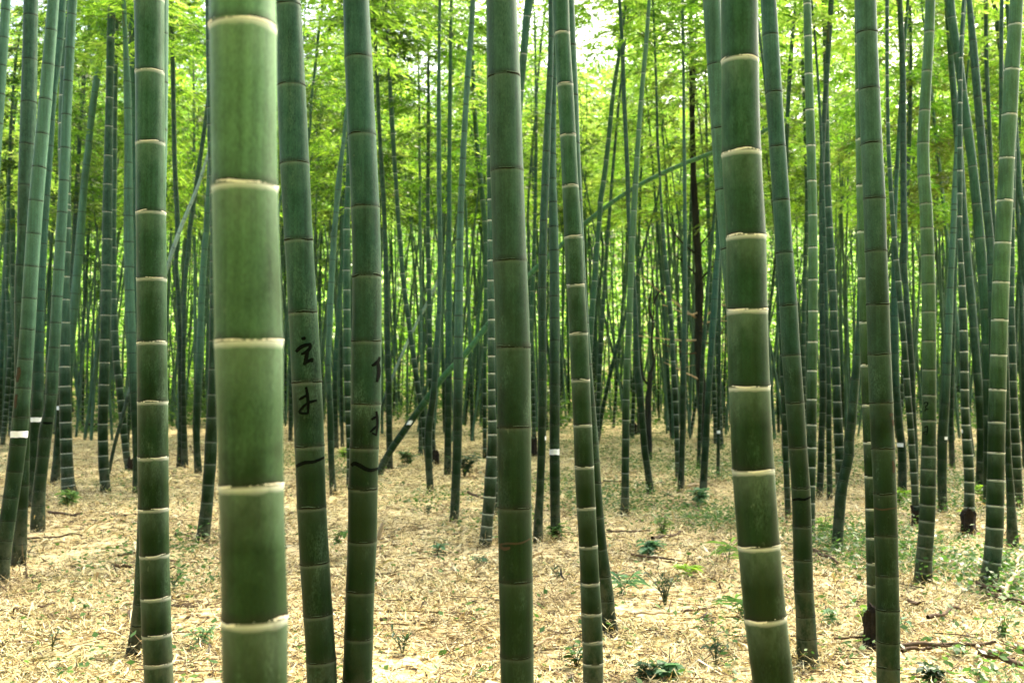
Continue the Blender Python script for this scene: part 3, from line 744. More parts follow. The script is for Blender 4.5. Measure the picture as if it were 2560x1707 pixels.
bam("m_ring", "4:0,1116,1136;4:300,1112,1132;4:560,1107,1133;4:920,1106,1135;4:1275,1108,1138;4:1500,1112,1142;5:270,1113,1143;5:485,1110,1142;5:695,1105,1137;5:795,1097,1132;5:1000,1083,1120;5:1200,1066,1106;5:1400,1046,1090;6:0,1024,1074;6:200,1034,1080;6:330,1042,1086;6:408,1045,1094", "M", 0.03,
    "grey-green bamboo stem with dark rings that bends sideways low down, mid grove", "4:170 300 430 560 680 800 920 1040 1160 1275 1390 1500|5:45 160 270 375 485 590 695 795 900 1000 1110", crown=6.6)
bam("m_blue", "4:340,1180,1202;4:640,1175,1200;4:1040,1170,1197;4:1420,1170,1198;5:200,1168,1200;5:560,1162,1200;5:900,1158,1202;5:1400,1155,1198;6:292,1150,1198", "B", 0.06,
    "dark bluish upright bamboo stem beside the tall pale leaning stem of mid grove", "4:640 770 900 1040 1180 1290 1420|5:70 200 320 440 560 680 800 900", crown=5.8, thick=True)
bam("m_tall", "4:0,1313,1345;4:150,1305,1338;4:313,1290,1327;4:480,1277,1315;4:645,1268,1303;4:975,1248,1287;4:1310,1235,1273;5:80,1232,1275;5:410,1222,1270;5:710,1215,1268;5:970,1210,1268;5:1220,1208,1266;5:1568,1205,1258;6:210,1200,1258;6:380,1195,1250;6:470,1190,1247;6:582,1182,1242", "P", 0.03,
    "tall pale bluish bamboo stem with dark rings, leaning, in front of the fallen diagonal stem", "4:150 313 480 645 810 975 1140 1310 1470|5:80 245 410 560 710 840 970 1095 1220 1330 1440|6:20 120 210 290 380 470 520", crown=False)
bam("m_lean", "4:380,1316,1340;4:543,1318,1345;4:825,1335,1363;4:1097,1357,1390;4:1357,1383,1415;5:130,1385,1418;5:260,1393,1422;5:600,1394,1420;5:1000,1390,1414;6:192,1388,1414", "G", 0.9,
    "green bamboo stem with white rings curving behind the straight white-ringed one beside the grey stem", "4:543 685 825 960 1097 1225 1357 1487|5:130 260 400", crown=6.0)
bam("m_straight", "4:0,1410,1450;4:550,1413,1453;4:960,1413,1455;4:1472,1418,1456;5:247,1418,1457;5:492,1417,1463;5:732,1420,1463;5:955,1420,1465;5:1258,1420,1468;5:1435,1420,1476;6:45,1420,1480;6:180,1412,1477;6:305,1400,1475;6:425,1393,1470;6:530,1385,1458;6:605,1378,1450;6:732,1360,1447", "M", 0.85,
    "straight green bamboo stem with thin white rings and cracked grey foot, beside the grey stem", "4:550 690 825 960 1093 1222 1350 1472|5:125 247 370 492 612 732 848 955 1060 1160 1258 1350 1435|6:45 180 305 425 530 605", crown=False)
bam("fallen", "0:300,1959.1,1969.9;0:345,1869.1,1879.9;0:382,1776.5,1787.5;0:412,1698.5,1709.5;0:463,1592.5,1603.5;0:535,1486.5,1497.5;0:618,1392.2,1403.8;0:692,1312.7,1325.3;0:814,1211.0,1225.0;0:880,1159.4,1174.6;0:941,1101.4,1116.6;0:990,1064.6,1081.4;0:1063,1011.0,1029.0;0:1140,959.0,977.0;0:1196,931.0,952.0", "F", 0.1,
    "long fallen-over bamboo stem slanting diagonally across the grove with a white tag low down", "", d=17.6, crown=False, height=0, name="leaning_bamboo")
bam("dead_white2", "0:690,1096.8,1105.2;0:761,1062.7,1070.3;0:794,1045.6,1052.4;0:851,1017.6,1024.4;0:928,983.6,990.4;0:1006,953.7,961.3;0:1062,930.8,939.2", "W", 0.0,
    "thin whitish dead bamboo stem slanting behind the leaning white-ringed dark stem", "", d=24.0, crown=False, height=0, name="leaning_bamboo")
# -- between grey and bold_ring
bam("r_top", "7:0,78,134;7:110,66,116;7:340,48,94;7:560,28,74;7:1000,-12,36;8:0,-50,0;9:100,-90,-40;9:560,-115,-65", "G", 0.5,
    "green leaning bamboo stem vanishing behind the grey thick stem", "7:105 335 560 790", d=12.2, crown=False, thick=True)
bam("r_thin", "7:50,198,214;7:200,178,194;7:500,150,165;7:750,133,150;7:950,112,129;7:1300,88,105;8:100,93,106;8:700,106,120;8:1300,120,145;8:1500,122,150", "D", 0.7,
    "thin bamboo stem with faint white rings beside the grey thick stem", "", crown=6.2)
bam("r_dark", "7:0,222,252;7:230,222,255;7:475,212,252;7:705,200,240;7:930,187,235;7:1360,170,218;8:340,163,215;8:735,160,210;8:925,160,213;8:1270,160,212;9:180,155,205;9:430,145,195;9:545,135,190;9:712,126,190", "D", 0.05,
    "dark green bamboo stem with thin dark rings next to a paper-tagged stem", "7:230 475 705 930 1140 1360|8:130 340 540 735 925 1100 1270|9:0 180 320 430 545 640", crown=False)
bam("r_tag", "7:0,250,292;7:490,243,275;7:795,232,270;7:1097,225,272;7:1390,225,282;8:165,227,285;8:450,228,290;8:725,230,292;8:1130,230,293;8:1375,230,293;9:100,230,292;9:310,230,295;9:480,233,295;9:600,235,299;9:694,232,310", "M", 0.03,
    "grey-green bamboo stem with a white tag and a leafy sprig at its foot", "7:490 640 795 945 1097 1243 1390|8:15 165 310 450 590 725 860 995 1130 1255 1375 1490|9:100 210 310 390 480 548 620", crown=False)
bam("r_lean", "7:0,688,710;7:200,660,684;7:330,645,668;7:585,605,632;7:850,577,607;7:1110,545,578;7:1360,520,550;8:10,524,558;8:260,508,537;8:495,487,525;8:718,470,507;8:935,458,492;8:1300,470,505;9:40,485,520;9:300,500,536", "G", 0.75,
    "green bamboo stem with white rings leaning out of the foliage behind the slim bright stem", "7:585 715 850 980 1110 1240 1360 1490|8:140 260 380 495 607 718 828", crown=5.4, thick=True)
bam("r_lean2", "7:750,640,656;7:950,612,628;7:1250,572,588;7:1500,548,565;8:200,535,552;8:700,505,525;8:1300,490,515", "D", 0.3,
    "thin dark bamboo stem parallel to the leaning white-ringed green one", "", crown=5.6)
bam("r_cross", "7:40,650,672;7:320,665,690;7:530,670,697;7:850,685,712;7:1115,695,723;7:1360,703,727;7:1500,708,731;8:260,720,745;8:600,738,766;8:820,740,775;8:1020,745,785;8:1120,752,800;8:1300,770,815;9:0,780,822;9:150,792,835;9:280,812,855;9:408,822,874", "D", 0.1,
    "dark bamboo stem passing behind a lighter one and splaying out at its foot", "7:530 700 850 1000 1115 1240 1360|8:600 715 820 920 1020 1120 1205 1300 1400", crown=5.4)
bam("r_lit", "7:0,830,852;7:270,808,835;7:620,775,805;7:965,750,783;7:1290,728,765;8:65,727,767;8:385,712,750;8:690,700,740;8:970,687,727;8:1220,675,720;8:1460,673,720;9:185,671,719;9:365,669,718;9:470,666,718;9:548,662,720", "Y", 0.5,
    "light green bamboo stem crossing in front of a dark one, its foot on open litter", "7:270 450 620 795 965 1130 1290 1450|8:65 225 385 540 690 830 970 1100 1220 1345 1460|9:75 185 280 365 430 490", crown=False)
bam("r_slant", "8:-120,903,916;8:0,882,896;8:200,823,838;8:400,775,790;8:700,688,708;8:900,632,655;8:1100,582,606;8:1300,540,565;8:1480,512,538", "D", 0.3,
    "thin dark bamboo stem slanting across behind the light green one, with a white tag", "", crown=False, height=5.0)
bam("r_thin2", "7:680,880,896;7:900,884,902;7:1080,898,914;7:1250,908,924;7:1380,916,934;8:50,905,922;8:240,918,940;8:430,935,960;8:620,950,978;8:800,965,993;8:985,972,1002;8:1230,985,1020;8:1460,992,1025;9:50,996,1026;9:318,1000,1034", "D", 0.8,
    "dark bamboo stem with white rings, close beside a grey dark-ringed one, before twiggy dead wood", "7:900 1080 1250 1380|8:50 140 240 340 430 525 620 700 800 880 985 1070 1150 1230 1310 1385 1460", crown=5.6)
bam("r_grey", "7:0,1035,1052;7:270,1038,1058;7:460,1042,1060;7:790,1043,1063;7:1045,1045,1068;7:1300,1047,1070;7:1540,1048,1072;8:190,1047,1072;8:430,1045,1075;8:755,1040,1073;8:945,1037,1068;8:1130,1028,1067;8:1300,1027,1064;9:0,1028,1062;9:200,1022,1058;9:402,1010,1055", "M", 0.03,
    "straight grey bamboo stem with dark rings, close beside a white-ringed dark one", "7:270 460 590 790 910 1045 1170 1300 1420 1540|8:70 190 310 430 545 650 755 855 945 1040 1130 1215 1310", crown=6.2)
bam("r_blue", "7:1200,1266,1296;7:1450,1252,1284;8:240,1250,1278;8:370,1240,1275;8:490,1228,1268;8:610,1220,1262;8:850,1205,1245;8:1070,1190,1230;8:1310,1175,1215;9:80,1165,1210;9:210,1158,1203;9:330,1150,1197;9:440,1140,1194", "B", 0.04,
    "bluish leaning bamboo stem with dark rings beside the dark rough-barked trunk", "8:240 370 490 610 730 850 960 1070 1170 1310 1450|9:80 210 330", crown=6.2)
bam("r_dark3", "8:0,1238,1258;8:450,1195,1216;8:700,1176,1198;8:1000,1154,1180;8:1300,1140,1166;8:1568,1132,1158;9:250,1130,1160", "D", 0.15,
    "dark slim bamboo stem leaning close against the rough-barked trunk", "", crown=6.0)
bam("r_shorttag", "8:900,1262,1280;8:1200,1260,1278;8:1400,1256,1276;9:100,1254,1274;9:312,1250,1274", "K", 0.0,
    "thin dark bamboo stem with a white tag near the bold-ringed stem", "", crown=6.5)
# -- between bold_ring and the far edge
bam("q_thin", "10:0,160,184;10:200,140,165;10:450,120,148;10:770,105,130;10:930,100,126;10:1500,92,118;11:600,85,112;11:1200,80,110;12:200,84,116", "K", 0.1,
    "thin dark bamboo stem rising beside the top of the black-lined bluish stem", "", crown=6.4)
bam("q_thin2", "10:100,188,214;10:490,206,230;10:890,218,242;10:1275,226,248;11:50,226,250;11:470,212,240;11:885,202,232;11:1330,200,232;12:150,198,232", "D", 0.6,
    "slim dark bamboo stem hidden along the edge of the white-ringed one by the black-lined stem", "", crown=6.4)
bam("q_low", "11:700,60,86;11:1000,72,100;11:1130,75,108;11:1330,85,118;12:0,85,125;12:180,90,128;12:350,97,135;12:562,104,144", "D", 0.3,
    "dark bamboo stem low between the bold-ringed stem and the black-lined stem", "", crown=False, height=9)
bam("q_white", "10:0,215,262;10:225,220,270;10:455,225,275;10:893,235,290;10:1318,245,300;11:93,247,302;11:488,247,305;11:868,245,303;11:1220,237,298;11:1515,236,298;12:125,237,294;12:358,236,290;12:520,232,288;12:700,226,286", "Y", 0.95,
    "light green bamboo stem with bright white rings, its foot behind the black-lined stem", "10:225 455 675 893 1110 1318 1518|11:93 292 488 680 868 1045 1220 1375 1515|12:125 245 358 465 560", crown=False)
bam("q_dark", "10:0,328,357;10:200,334,372;10:600,340,372;10:875,340,377;10:1140,345,385;10:1400,353,398;11:45,350,391;11:300,360,407;11:555,375,420;11:800,385,430;11:1025,393,440;11:1235,398,450;11:1430,402,460;12:120,408,465;12:250,412,468;12:400,414,472", "D", 0.7,
    "dark bamboo stem with pale rings that a thick bent stem crosses at its foot", "10:460 600 740 875 1000 1140 1270 1400 1525|11:45 170 300 430 555 680 800 915 1025 1135 1235 1335 1430 1510|12:40 120 200", crown=6.0)
bam("q_black", "10:300,352,386;10:1000,316,346;10:1568,312,350;11:330,312,350;11:950,315,355;11:1300,315,357;12:0,310,350;12:200,305,345;12:442,294,337", "K", 0.2,
    "blackish bamboo stem, upright, by a thinner dark one and a pale-ringed one", "", crown=6.0)
bam("q_black2", "11:400,340,362;11:900,352,378;11:1200,358,390;12:0,355,390;12:200,358,392;12:452,360,398", "D", 0.25,
    "slim dark bamboo stem standing between a blackish one and the thick bent one", "", crown=6.4)
bam("q_bent", "10:1400,548,580;11:300,548,575;11:780,540,566;11:950,525,567;11:1100,508,560;11:1240,493,548;11:1365,483,540;11:1530,475,535;12:90,466,526;12:170,460,520;12:330,428,492;12:400,414,482;12:560,402,468;12:680,392,460;12:772,384,458", "M", 0.03,
    "bent mottled bamboo stem with dark rings, leaning hard to its foot", "11:780 950 1100 1240 1365 1475|12:20 90 170 250 330 410 490 560 630 690")
bam("q_pale", "10:0,531,604;10:270,533,606;10:855,538,612;10:1420,548,622;11:198,548,624;11:748,560,636;11:1253,577,652;11:1482,585,660;12:300,592,668;12:675,600,678;12:965,605,684;12:1080,608,688;12:1290,606,686", "Y", 0.95,
    "pale bamboo stem with white rings, its foot sheathed in a dark rotten stump", "10:270 555 855 1137 1420|11:198 477 748 1010 1253 1482|12:95 300 497 675 830 965")
bam("q_thin3", "10:0,718,741;10:290,718,741;10:600,722,743;10:890,725,750;10:1175,740,767;10:1450,757,785;11:230,757,792;11:495,780,815;11:745,803,840;11:980,822,860;11:1200,837,877;11:1400,850,893;12:10,857,896;12:195,865,908;12:350,875,920;12:480,882,926;12:602,888,932", "D", 0.85,
    "dark bamboo stem with white rings curving down to a dark stump beside the writing-marked stem", "10:460 600 750 890 1030 1175 1320 1450|11:90 230 365 495 620 745 865 980 1090 1200 1300 1400 1495|12:10 105 195 275 350 415 480", crown=False)
bam("q_dark3", "10:0,790,822;10:400,806,842;10:880,810,847;10:1300,812,850;10:1568,813,852;11:300,818,857;11:600,832,866;11:1000,862,896;11:1400,880,912;12:60,884,916;12:452,884,922", "K", 0.1,
    "blackish upright bamboo stem behind the curving white-ringed dark one", "", crown=6.6)
bam("q_blue2", "10:1100,775,800;11:100,762,790;11:500,755,795;11:800,752,800;11:1100,762,806;11:1400,775,822;12:0,790,836;12:150,795,846;12:424,794,850", "B", 0.05,
    "dark bluish bamboo stem with a white tag between the grey stem and a blackish one", "", crown=6.4)
bam("q_writ", "10:0,965,1022;10:200,957,1017;10:440,943,1003;10:680,927,992;10:880,915,985;10:1080,918,990;10:1250,930,1002;10:1400,933,1008;11:30,930,1005;11:175,935,1012;11:515,943,1023;11:865,945,1027;11:1195,947,1028;11:1505,943,1028;12:255,937,1028;12:475,932,1025;12:660,922,1015;12:735,915,1010;12:810,908,1004;12:963,893,1007", "Y", 0.35,
    "light green slightly wavy bamboo stem with two tiny inked marks and a grey blotched foot", "10:200 440 680 880 1080 1250 1400|11:30 175 340 515 685 865 1040 1195 1350 1505|12:115 178 257 360 475 575 660 735 810")
bam("q_blue3", "10:800,1150,1172;10:950,1140,1162;10:1150,1128,1160;10:1568,1108,1145;11:175,1117,1153;11:420,1105,1140;11:700,1087,1132;11:1000,1070,1120;11:1250,1058,1110;12:0,1042,1100;12:200,1037,1095;12:400,1040,1094;12:522,1040,1100", "P", 0.03,
    "bluish leaning bamboo stem with dark rings and a small tag beside the writing-marked stem", "10:1150 1290 1430|11:30 175 300 420 540 700 820 1000 1070 1250 1350 1480|12:60 200 300 400", crown=False)
bam("q_thin4", "11:500,1136,1158;11:950,1120,1144;11:1300,1112,1138;12:0,1108,1138;12:252,1110,1148", "D", 0.1,
    "thin dark bamboo stem just beyond the bluish leaning one", "", crown=6.6)
bam("q_lean1", "10:0,1078,1104;10:300,1098,1132;10:600,1120,1160;10:880,1142,1190;10:1210,1164,1212;10:1568,1184,1238;11:320,1200,1245;11:640,1225,1272;11:780,1235,1283;11:1060,1257,1306;11:1400,1280,1335;12:100,1280,1338;12:400,1270,1332", "D", 0.25,
    "dark leaning bamboo stem, first of three leaning alike by a white-ringed light stem", "10:880 1210 1380|11:320 470 640 780 1060 1200 1400", crown=False)
bam("q_white2", "11:-100,1160,1190;11:240,1163,1190;11:525,1168,1208;11:800,1175,1222;11:1050,1178,1227;11:1270,1183,1231;11:1470,1190,1244;12:170,1195,1255;12:335,1203,1262;12:490,1200,1264;12:632,1192,1266", "D", 0.8,
    "dark green bamboo stem with white rings standing in a leafy dark stump", "11:100 240 385 525 665 800 928 1050 1160 1270 1375 1470|12:75 170 250 335 405 490", crown=False, height=7.5)
bam("q_lean2", "10:0,1085,1140;10:110,1098,1150;10:330,1135,1187;10:560,1168,1217;10:790,1195,1250;10:1020,1227,1280;10:1250,1250,1306;10:1465,1267,1326;11:235,1265,1327;11:460,1285,1346;11:670,1300,1363;11:885,1310,1372;11:1200,1318,1380;12:100,1322,1386;12:500,1318,1386", "G", 0.3,
    "thicker green leaning bamboo stem, second of three leaning alike by a white-ringed light stem", "10:110 330 560 790 1020 1250 1465|11:235 460 670 885 1100 1320", crown=False)
bam("q_lean3", "10:0,1217,1247;10:250,1232,1276;10:600,1260,1308;10:950,1290,1338;10:1300,1318,1366;11:230,1335,1382;11:700,1352,1402;11:1300,1362,1416;12:200,1366,1424;12:530,1366,1428", "D", 0.15,
    "dark leaning bamboo stem, third of three, partly behind the white-ringed light stem", "10:250 420 600 780 950 1120 1300 1465|11:230 400 560", crown=False)
bam("q_thin5", "10:0,1322,1346;10:400,1326,1352;10:700,1340,1364;10:1200,1362,1388;11:400,1384,1408;11:1000,1400,1424;12:300,1408,1436", "K", 0.05,
    "thin blackish bamboo stem just beyond the three leaning alike", "", crown=7.0)
bam("q_thin6", "10:0,1372,1400;10:300,1408,1434;10:500,1432,1456;10:1000,1480,1504;11:0,1510,1534;11:800,1545,1572;12:250,1558,1590", "K", 0.05,
    "thin dark bamboo stem crossing behind the top of the white-ringed light stem", "", crown=7.0)
bam("q_light", "10:0,1485,1560;10:155,1475,1553;10:430,1450,1537;10:705,1435,1523;10:970,1420,1507;10:1230,1405,1497;10:1488,1393,1485;11:265,1390,1483;11:505,1378,1475;11:950,1365,1460;11:1358,1352,1450;12:155,1348,1447;12:322,1345,1445;12:478,1340,1443;12:615,1337,1440;12:730,1330,1433;12:825,1320,1424;12:920,1303,1408;12:992,1282,1392", "Y", 0.95,
    "light green gently curved bamboo stem with white rings, its foot among dark twigs", "10:155 430 705 970 1230 1488|11:265 505 735 950 1160 1358 1548|12:155 322 478 615 730 825")
bam("q_foot", "11:700,1434,1466;11:1200,1444,1480;11:1568,1450,1486;12:200,1455,1496;12:380,1460,1506;12:655,1463,1530;12:748,1458,1540", "D", 0.1,
    "dark bamboo stem with a flared grey foot behind the white-ringed light stem", "", crown=False, height=10)
bam("q_edge1", "10:1000,1488,1518;11:0,1482,1512;11:410,1478,1510;11:655,1475,1509;11:885,1475,1517;11:1107,1475,1523;11:1307,1478,1532;11:1488,1485,1543;12:97,1487,1545;12:250,1498,1552;12:320,1505,1556;12:510,1516,1566", "D", 0.75,
    "dark bamboo stem with pale rings beside the light white-ringed stem near the view's edge", "11:410 530 655 770 885 1000 1107 1210 1307 1398 1488|12:10 97 175 250 320 400", crown=False)
bam("q_edge2", "10:850,1505,1535;10:1000,1514,1546;10:1200,1526,1562;10:1400,1540,1578;11:100,1556,1594;11:700,1585,1620;12:200,1610,1650", "D", 0.05,
    "dark bluish bamboo stem leaning out of the view's edge", "", d=17.0, crown=6.5)
bam("q_edge3", "11:300,1540,1560;11:900,1552,1576;11:1400,1556,1582;12:150,1556,1586", "B", 0.1,
    "slim bluish bamboo stem at the view's edge behind the pale-ringed dark one", "", crown=6.5)

# ---- writing, paint traces and tags on those stems
def ic(pts): return [(700 + x / 3.92, 800 + y / 3.92) for x, y in pts]
def iq(pts): return [(2260 + x / 8.25, 950 + y / 8.25) for x, y in pts]
h = 1 / 3.92
ink(B["ink_a"], [(17*h, ic([(228, 172), (236, 205)])), (15*h, ic([(162, 318), (195, 282), (240, 256), (302, 240)])),
    (13*h, ic([(298, 244), (288, 285), (255, 318), (210, 342)])), (15*h, ic([(268, 300), (258, 370), (238, 445)])),
    (12*h, ic([(232, 438), (275, 408), (308, 388), (316, 376)])), (11*h, ic([(306, 380), (312, 418)]))], M_INK)
ink(B["ink_a"], [(12*h, ic([(255, 655), (268, 730), (276, 820), (276, 908)])), (11*h, ic([(192, 780), (225, 758), (268, 733)])),
    (11*h, ic([(262, 812), (305, 798), (358, 784)])), (10*h, ic([(266, 812), (228, 850), (188, 900)])), (10*h, ic([(188, 902), (235, 912), (282, 908)]))], M_INK)
ink(B["ink_a"], [(14*h, ic([(165, 1428), (200, 1405), (250, 1385), (330, 1378), (428, 1342)]))], M_INK)
ink(B["ink_b"], [(12*h, ic([(898, 452), (930, 432), (965, 395), (972, 362)])), (14*h, ic([(955, 420), (966, 480), (962, 550), (945, 608)]))], M_INK)
ink(B["ink_b"], [(10*h, ic([(940, 890), (950, 960), (950, 1040), (938, 1132)])), (10*h, ic([(893, 972), (945, 940)])),
    (9*h, ic([(948, 1030), (915, 1060), (882, 1092)])), (7*h, ic([(900, 1100), (936, 1122)]))], M_INK)
ink(B["ink_b"], [(16*h, ic([(702, 1418), (735, 1395), (780, 1412), (835, 1445), (890, 1462), (962, 1450)]))], M_INK)
g = 1 / 8.25
ink(B["q_writ"], [(10*g, iq([(420, 492), (450, 458), (496, 468), (482, 512), (455, 545), (460, 600), (434, 638)])), (9*g, iq([(460, 602), (512, 598)]))], M_INK)
ink(B["q_writ"], [(10*g, iq([(428, 982), (455, 958), (492, 940)])), (10*g, iq([(486, 940), (490, 1030), (470, 1132)])), (9*g, iq([(482, 1048), (440, 1062), (398, 1082)])), (8*g, iq([(398, 1084), (450, 1112)]))], M_INK)
ink(B["blue_line"], [(2.6, [(1982, 1249), (1996, 1245), (2010, 1246), (2026, 1240)])], M_INK, "painted_line")
ink(B["grey"], [(2.0, [(1249, 1358), (1268, 1352), (1300, 1351), (1326, 1342)]), (3.2, [(1250, 1362), (1262, 1366), (1276, 1362)])], M_RUST, "painted_line")
ink(B["grey_dark_ring"], [(1.6, [(2188, 1269), (2205, 1271), (2222, 1268), (2240, 1266)])], M_RUST, "painted_line")
ink(B["grey_dark_ring"], [(3.0, [(2223, 1038), (2230, 1033)]), (1.8, [(2229, 1048), (2231, 1063)]), (2.5, [(2230, 1150), (2233, 1168), (2231, 1180)])], M_STAIN, "stain")
ink(B["l_tag"], [(3.4, [(48, 918), (49, 930), (46, 945), (45, 955)]), (2.6, [(43, 985), (41, 1000), (40, 1020)])], M_STAIN, "stain")
ink(B["l_olive"], [(2.6, [(108, 1056), (118, 1057), (130, 1057)])], M_INK, "painted_line")
paper(B["l_tag"], 28.5, 68, 1077, 1093)
paper(B["l_tag2"], 78, 105.5, 1043, 1054)
paper(B["l_thintag"], 142.5, 155, 1015, 1024)
paper(B["r_tag"], 1373.5, 1398, 1122, 1136)
paper(B["r_dark"], 1362, 1369, 1090, 1099)
paper(B["q_blue2"], 2240, 2258, 1107, 1116)
paper(B["q_blue3"], 2361, 2369, 1091, 1098)
paper(B["r_shorttag"], 1791, 1800, 1076, 1083)
paper(B["q_white2"], 2401, 2408, 1073, 1082)
paper(B["r_slant"], 1488, 1498, 1070, 1075)
paper(B["fallen"], 1014, 1031, 1051, 1061)


# ---- the many slimmer stems deeper in the grove, one by one, sharing three shapes of stem and seven crowns
def deep_culm(seed):
    rg = np.random.default_rng(seed)
    H = 13.0; zs = np.linspace(0, H, 30)
    bx, by = rg.normal(0, 0.25, 2); k = rg.normal(0, 0.02, 2)
    P = np.stack([bx * np.sin(zs / H * 2.6) + k[0] * zs * zs * 0.12, by * np.sin(zs / H * 2.2) + k[1] * zs * zs * 0.12, zs - 0.04], 1)
    P[:, :2] -= P[0, :2]
    Rr = 0.055 * (1 - 0.82 * (zs / H) ** 1.25); Rr[0] *= 1.15
    S = np.concatenate([[0], np.cumsum(np.linalg.norm(np.diff(P, axis=0), axis=1))])
    axis = lambda s: np.array([np.interp(s, S, P[:, q]) for q in range(3)])
    rad = lambda s: float(np.interp(s, S, Rr))
    ns = auto_nodes(0, S[-1] - 0.1, 0.10, 1.07, 0.27 + 0.02 * seed)
    return culm_mesh(axis, rad, [0.0] + ns + [S[-1]], 9, (0, 0, 0)), axis
DEEP = [deep_culm(i) for i in range(6)]

taken = [(b["base"][0], b["base"][1]) for b in B.values()]
KINDS = [("P", 0.2, "slender pale bluish bamboo stem among the crowded distant stems", "pale distant bamboo stems"),
         ("B", 0.1, "slender bluish-green dark-ringed bamboo stem among the crowded distant stems", "bluish distant bamboo stems"),
         ("D", 0.7, "slender dark bamboo stem with faint pale rings among the crowded distant stems", "dark ringed distant bamboo stems"),
         ("K", 0.1, "slender blackish bamboo stem among the crowded distant stems", "blackish distant bamboo stems"),
         ("G", 0.8, "slender green bamboo stem with pale rings among the crowded distant stems", "green ringed distant bamboo stems")]
def deep_grove(n=205):
    rg = np.random.default_rng(5)
    made = 0; tries = 0
    while made < n and tries < 20000:
        tries += 1
        y = math.sqrt(rg.uniform(19.5 ** 2, 47 ** 2))
        x = rg.uniform(-1, 1) * (0.56 * y + 1)
        if any((x - a) ** 2 + (y - b) ** 2 < 0.55 ** 2 for a, b in taken): continue
        if y < 24 and rg.random() < 0.5: continue
        taken.append((x, y))
        t, w, lab, grp = KINDS[int(rg.choice(5, p=[0.26, 0.24, 0.24, 0.14, 0.12]))]
        me, axis = DEEP[int(rg.integers(len(DEEP)))]
        root = empty("bamboo", (x, y, float(ground_z(x, y))))
        tag(root, lab, "bamboo", grp)
        root.rotation_euler = (rg.normal(0, 0.035), rg.normal(0, 0.05), rg.uniform(0, 6.28))
        f = rg.uniform(0.65, 1.15)
        c = link("culm", me, root); c.scale = (f, f, 1.0); c.color = (*TINT[t], w)
        z = max(rg.uniform(3.0, 7.0), CAM_H + 0.155 * y)
        p = axis(z)
        cr = link("crown", (THICK[int(rg.integers(3))] if rg.random() < 0.30 else CROWNS[int(rg.integers(len(CROWNS)))]), root, (p[0] * f, p[1] * f, z))
        g = rg.choice([0.38, 0.62, 0.9, 1.05, 1.2]); cr.color = (g * rg.uniform(0.85, 1.1), g, g * 0.9, 1)
        cr.rotation_euler = (0, 0, rg.uniform(0, 6.28)); q = rg.uniform(0.9, 1.35)
        cr.scale = (q, q, (13.0 - z) / 7.6)
        made += 1
deep_grove()

# ---- the wood beyond, where stems can no longer be told apart
def mass(name, label, n, xr, yr, zf, ls, stems, seed, lmin=0.25):
    rg = np.random.default_rng(seed)
    nc = n // 60
    cx = rg.uniform(*xr, nc); cy = rg.uniform(*yr, nc); cz = zf(rg.uniform(0, 1, nc))
    P = np.stack([np.repeat(cx, 60), np.repeat(cy, 60), np.repeat(cz, 60)], 1) + rg.normal(0, 1, (nc * 60, 3)) * np.array([1.3, 1.2, 0.7])
    m = len(P)
    P[:, 2] = np.maximum(P[:, 2], 0.3) + ground_z(P[:, 0], P[:, 1])
    a = rg.uniform(0, 6.28, m)
    D = unit(np.stack([np.cos(a), np.sin(a), rg.uniform(-1.0, 0.2, m)], 1))
    S = unit(np.cross(D, rg.normal(0, 1, (m, 3))))
    V, F = leaf_quads(P, D, S, rg.uniform(ls * 0.7, ls * 1.3, m), rg.uniform(ls * 0.2, ls * 0.34, m))
    TV, TF, k = [], [], len(V)
    for _ in range(stems):
        x = rg.uniform(*xr); y = rg.uniform(yr[0] - 6 * (yr[0] > 0), yr[1]); z0 = float(ground_z(x, y)); lean = rg.normal(0, 0.06, 2)
        zz = np.linspace(0, 13, 5)
        C = np.stack([x + lean[0] * zz, y + lean[1] * zz, z0 + zz], 1)
        v, f = tube(C, 0.055 * (1 - 0.8 * zz / 13) * rg.uniform(0.7, 1.2), 5)
        TV.append(v); TF.append(f + k); k += len(v)
    me = mesh_np(name, np.concatenate([V] + TV), [F, np.concatenate(TF)], [M_LEAF, M_FARCULM], smooth=False,
                 mat_idx=np.concatenate([np.zeros(len(F), int), np.ones(sum(len(f) for f in TF), int)]))
    return tag(link(name, me), label, kind="stuff")
M_FARCULM = simple("distant_bamboo_skin", (0.020, 0.050, 0.024), (0.070, 0.140, 0.085), 3, 0.7)
mass("distant_grove", "bright green bamboo wood closing the view behind the stems", 230000, (-48, 48), (46, 59), lambda u: 0.3 + 18.5 * u, 0.36, 260, 21)
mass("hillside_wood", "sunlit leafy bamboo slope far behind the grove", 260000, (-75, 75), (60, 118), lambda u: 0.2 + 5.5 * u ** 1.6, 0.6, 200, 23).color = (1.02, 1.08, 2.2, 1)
mass("unseen_grove", "unseen bamboo wood behind the viewer, added dense to shade the stem fronts", 110000, (-24, 24), (-20, -3.5), lambda u: 0.6 + 13 * u, 0.5, 90, 22)  # out of view; added dense and close to darken the stems' near faces

# ---- dark broad-leaved trunk with bare twigs, dead sapling, stumps
def limb(C, r0, r1, seg=8, rough=0.0, rg=None):
    C = np.asarray(C, float); n = len(C)
    t = np.linspace(0, 1, max(n * 4, 8))
    Q = np.stack([smooth_interp(t * (n - 1), np.arange(n), C[:, i]) for i in range(3)], 1)
    r = r0 + (r1 - r0) * t
    V, F = tube(Q, r, seg)
    if rough and rg is not None: V = V + rg.normal(0, rough, V.shape)
    return V, F

def join(parts):
    V, F, k = [], [], 0
    for v, f in parts: V.append(v); F.append(f + k); k += len(v)
    return np.concatenate(V), np.concatenate(F)

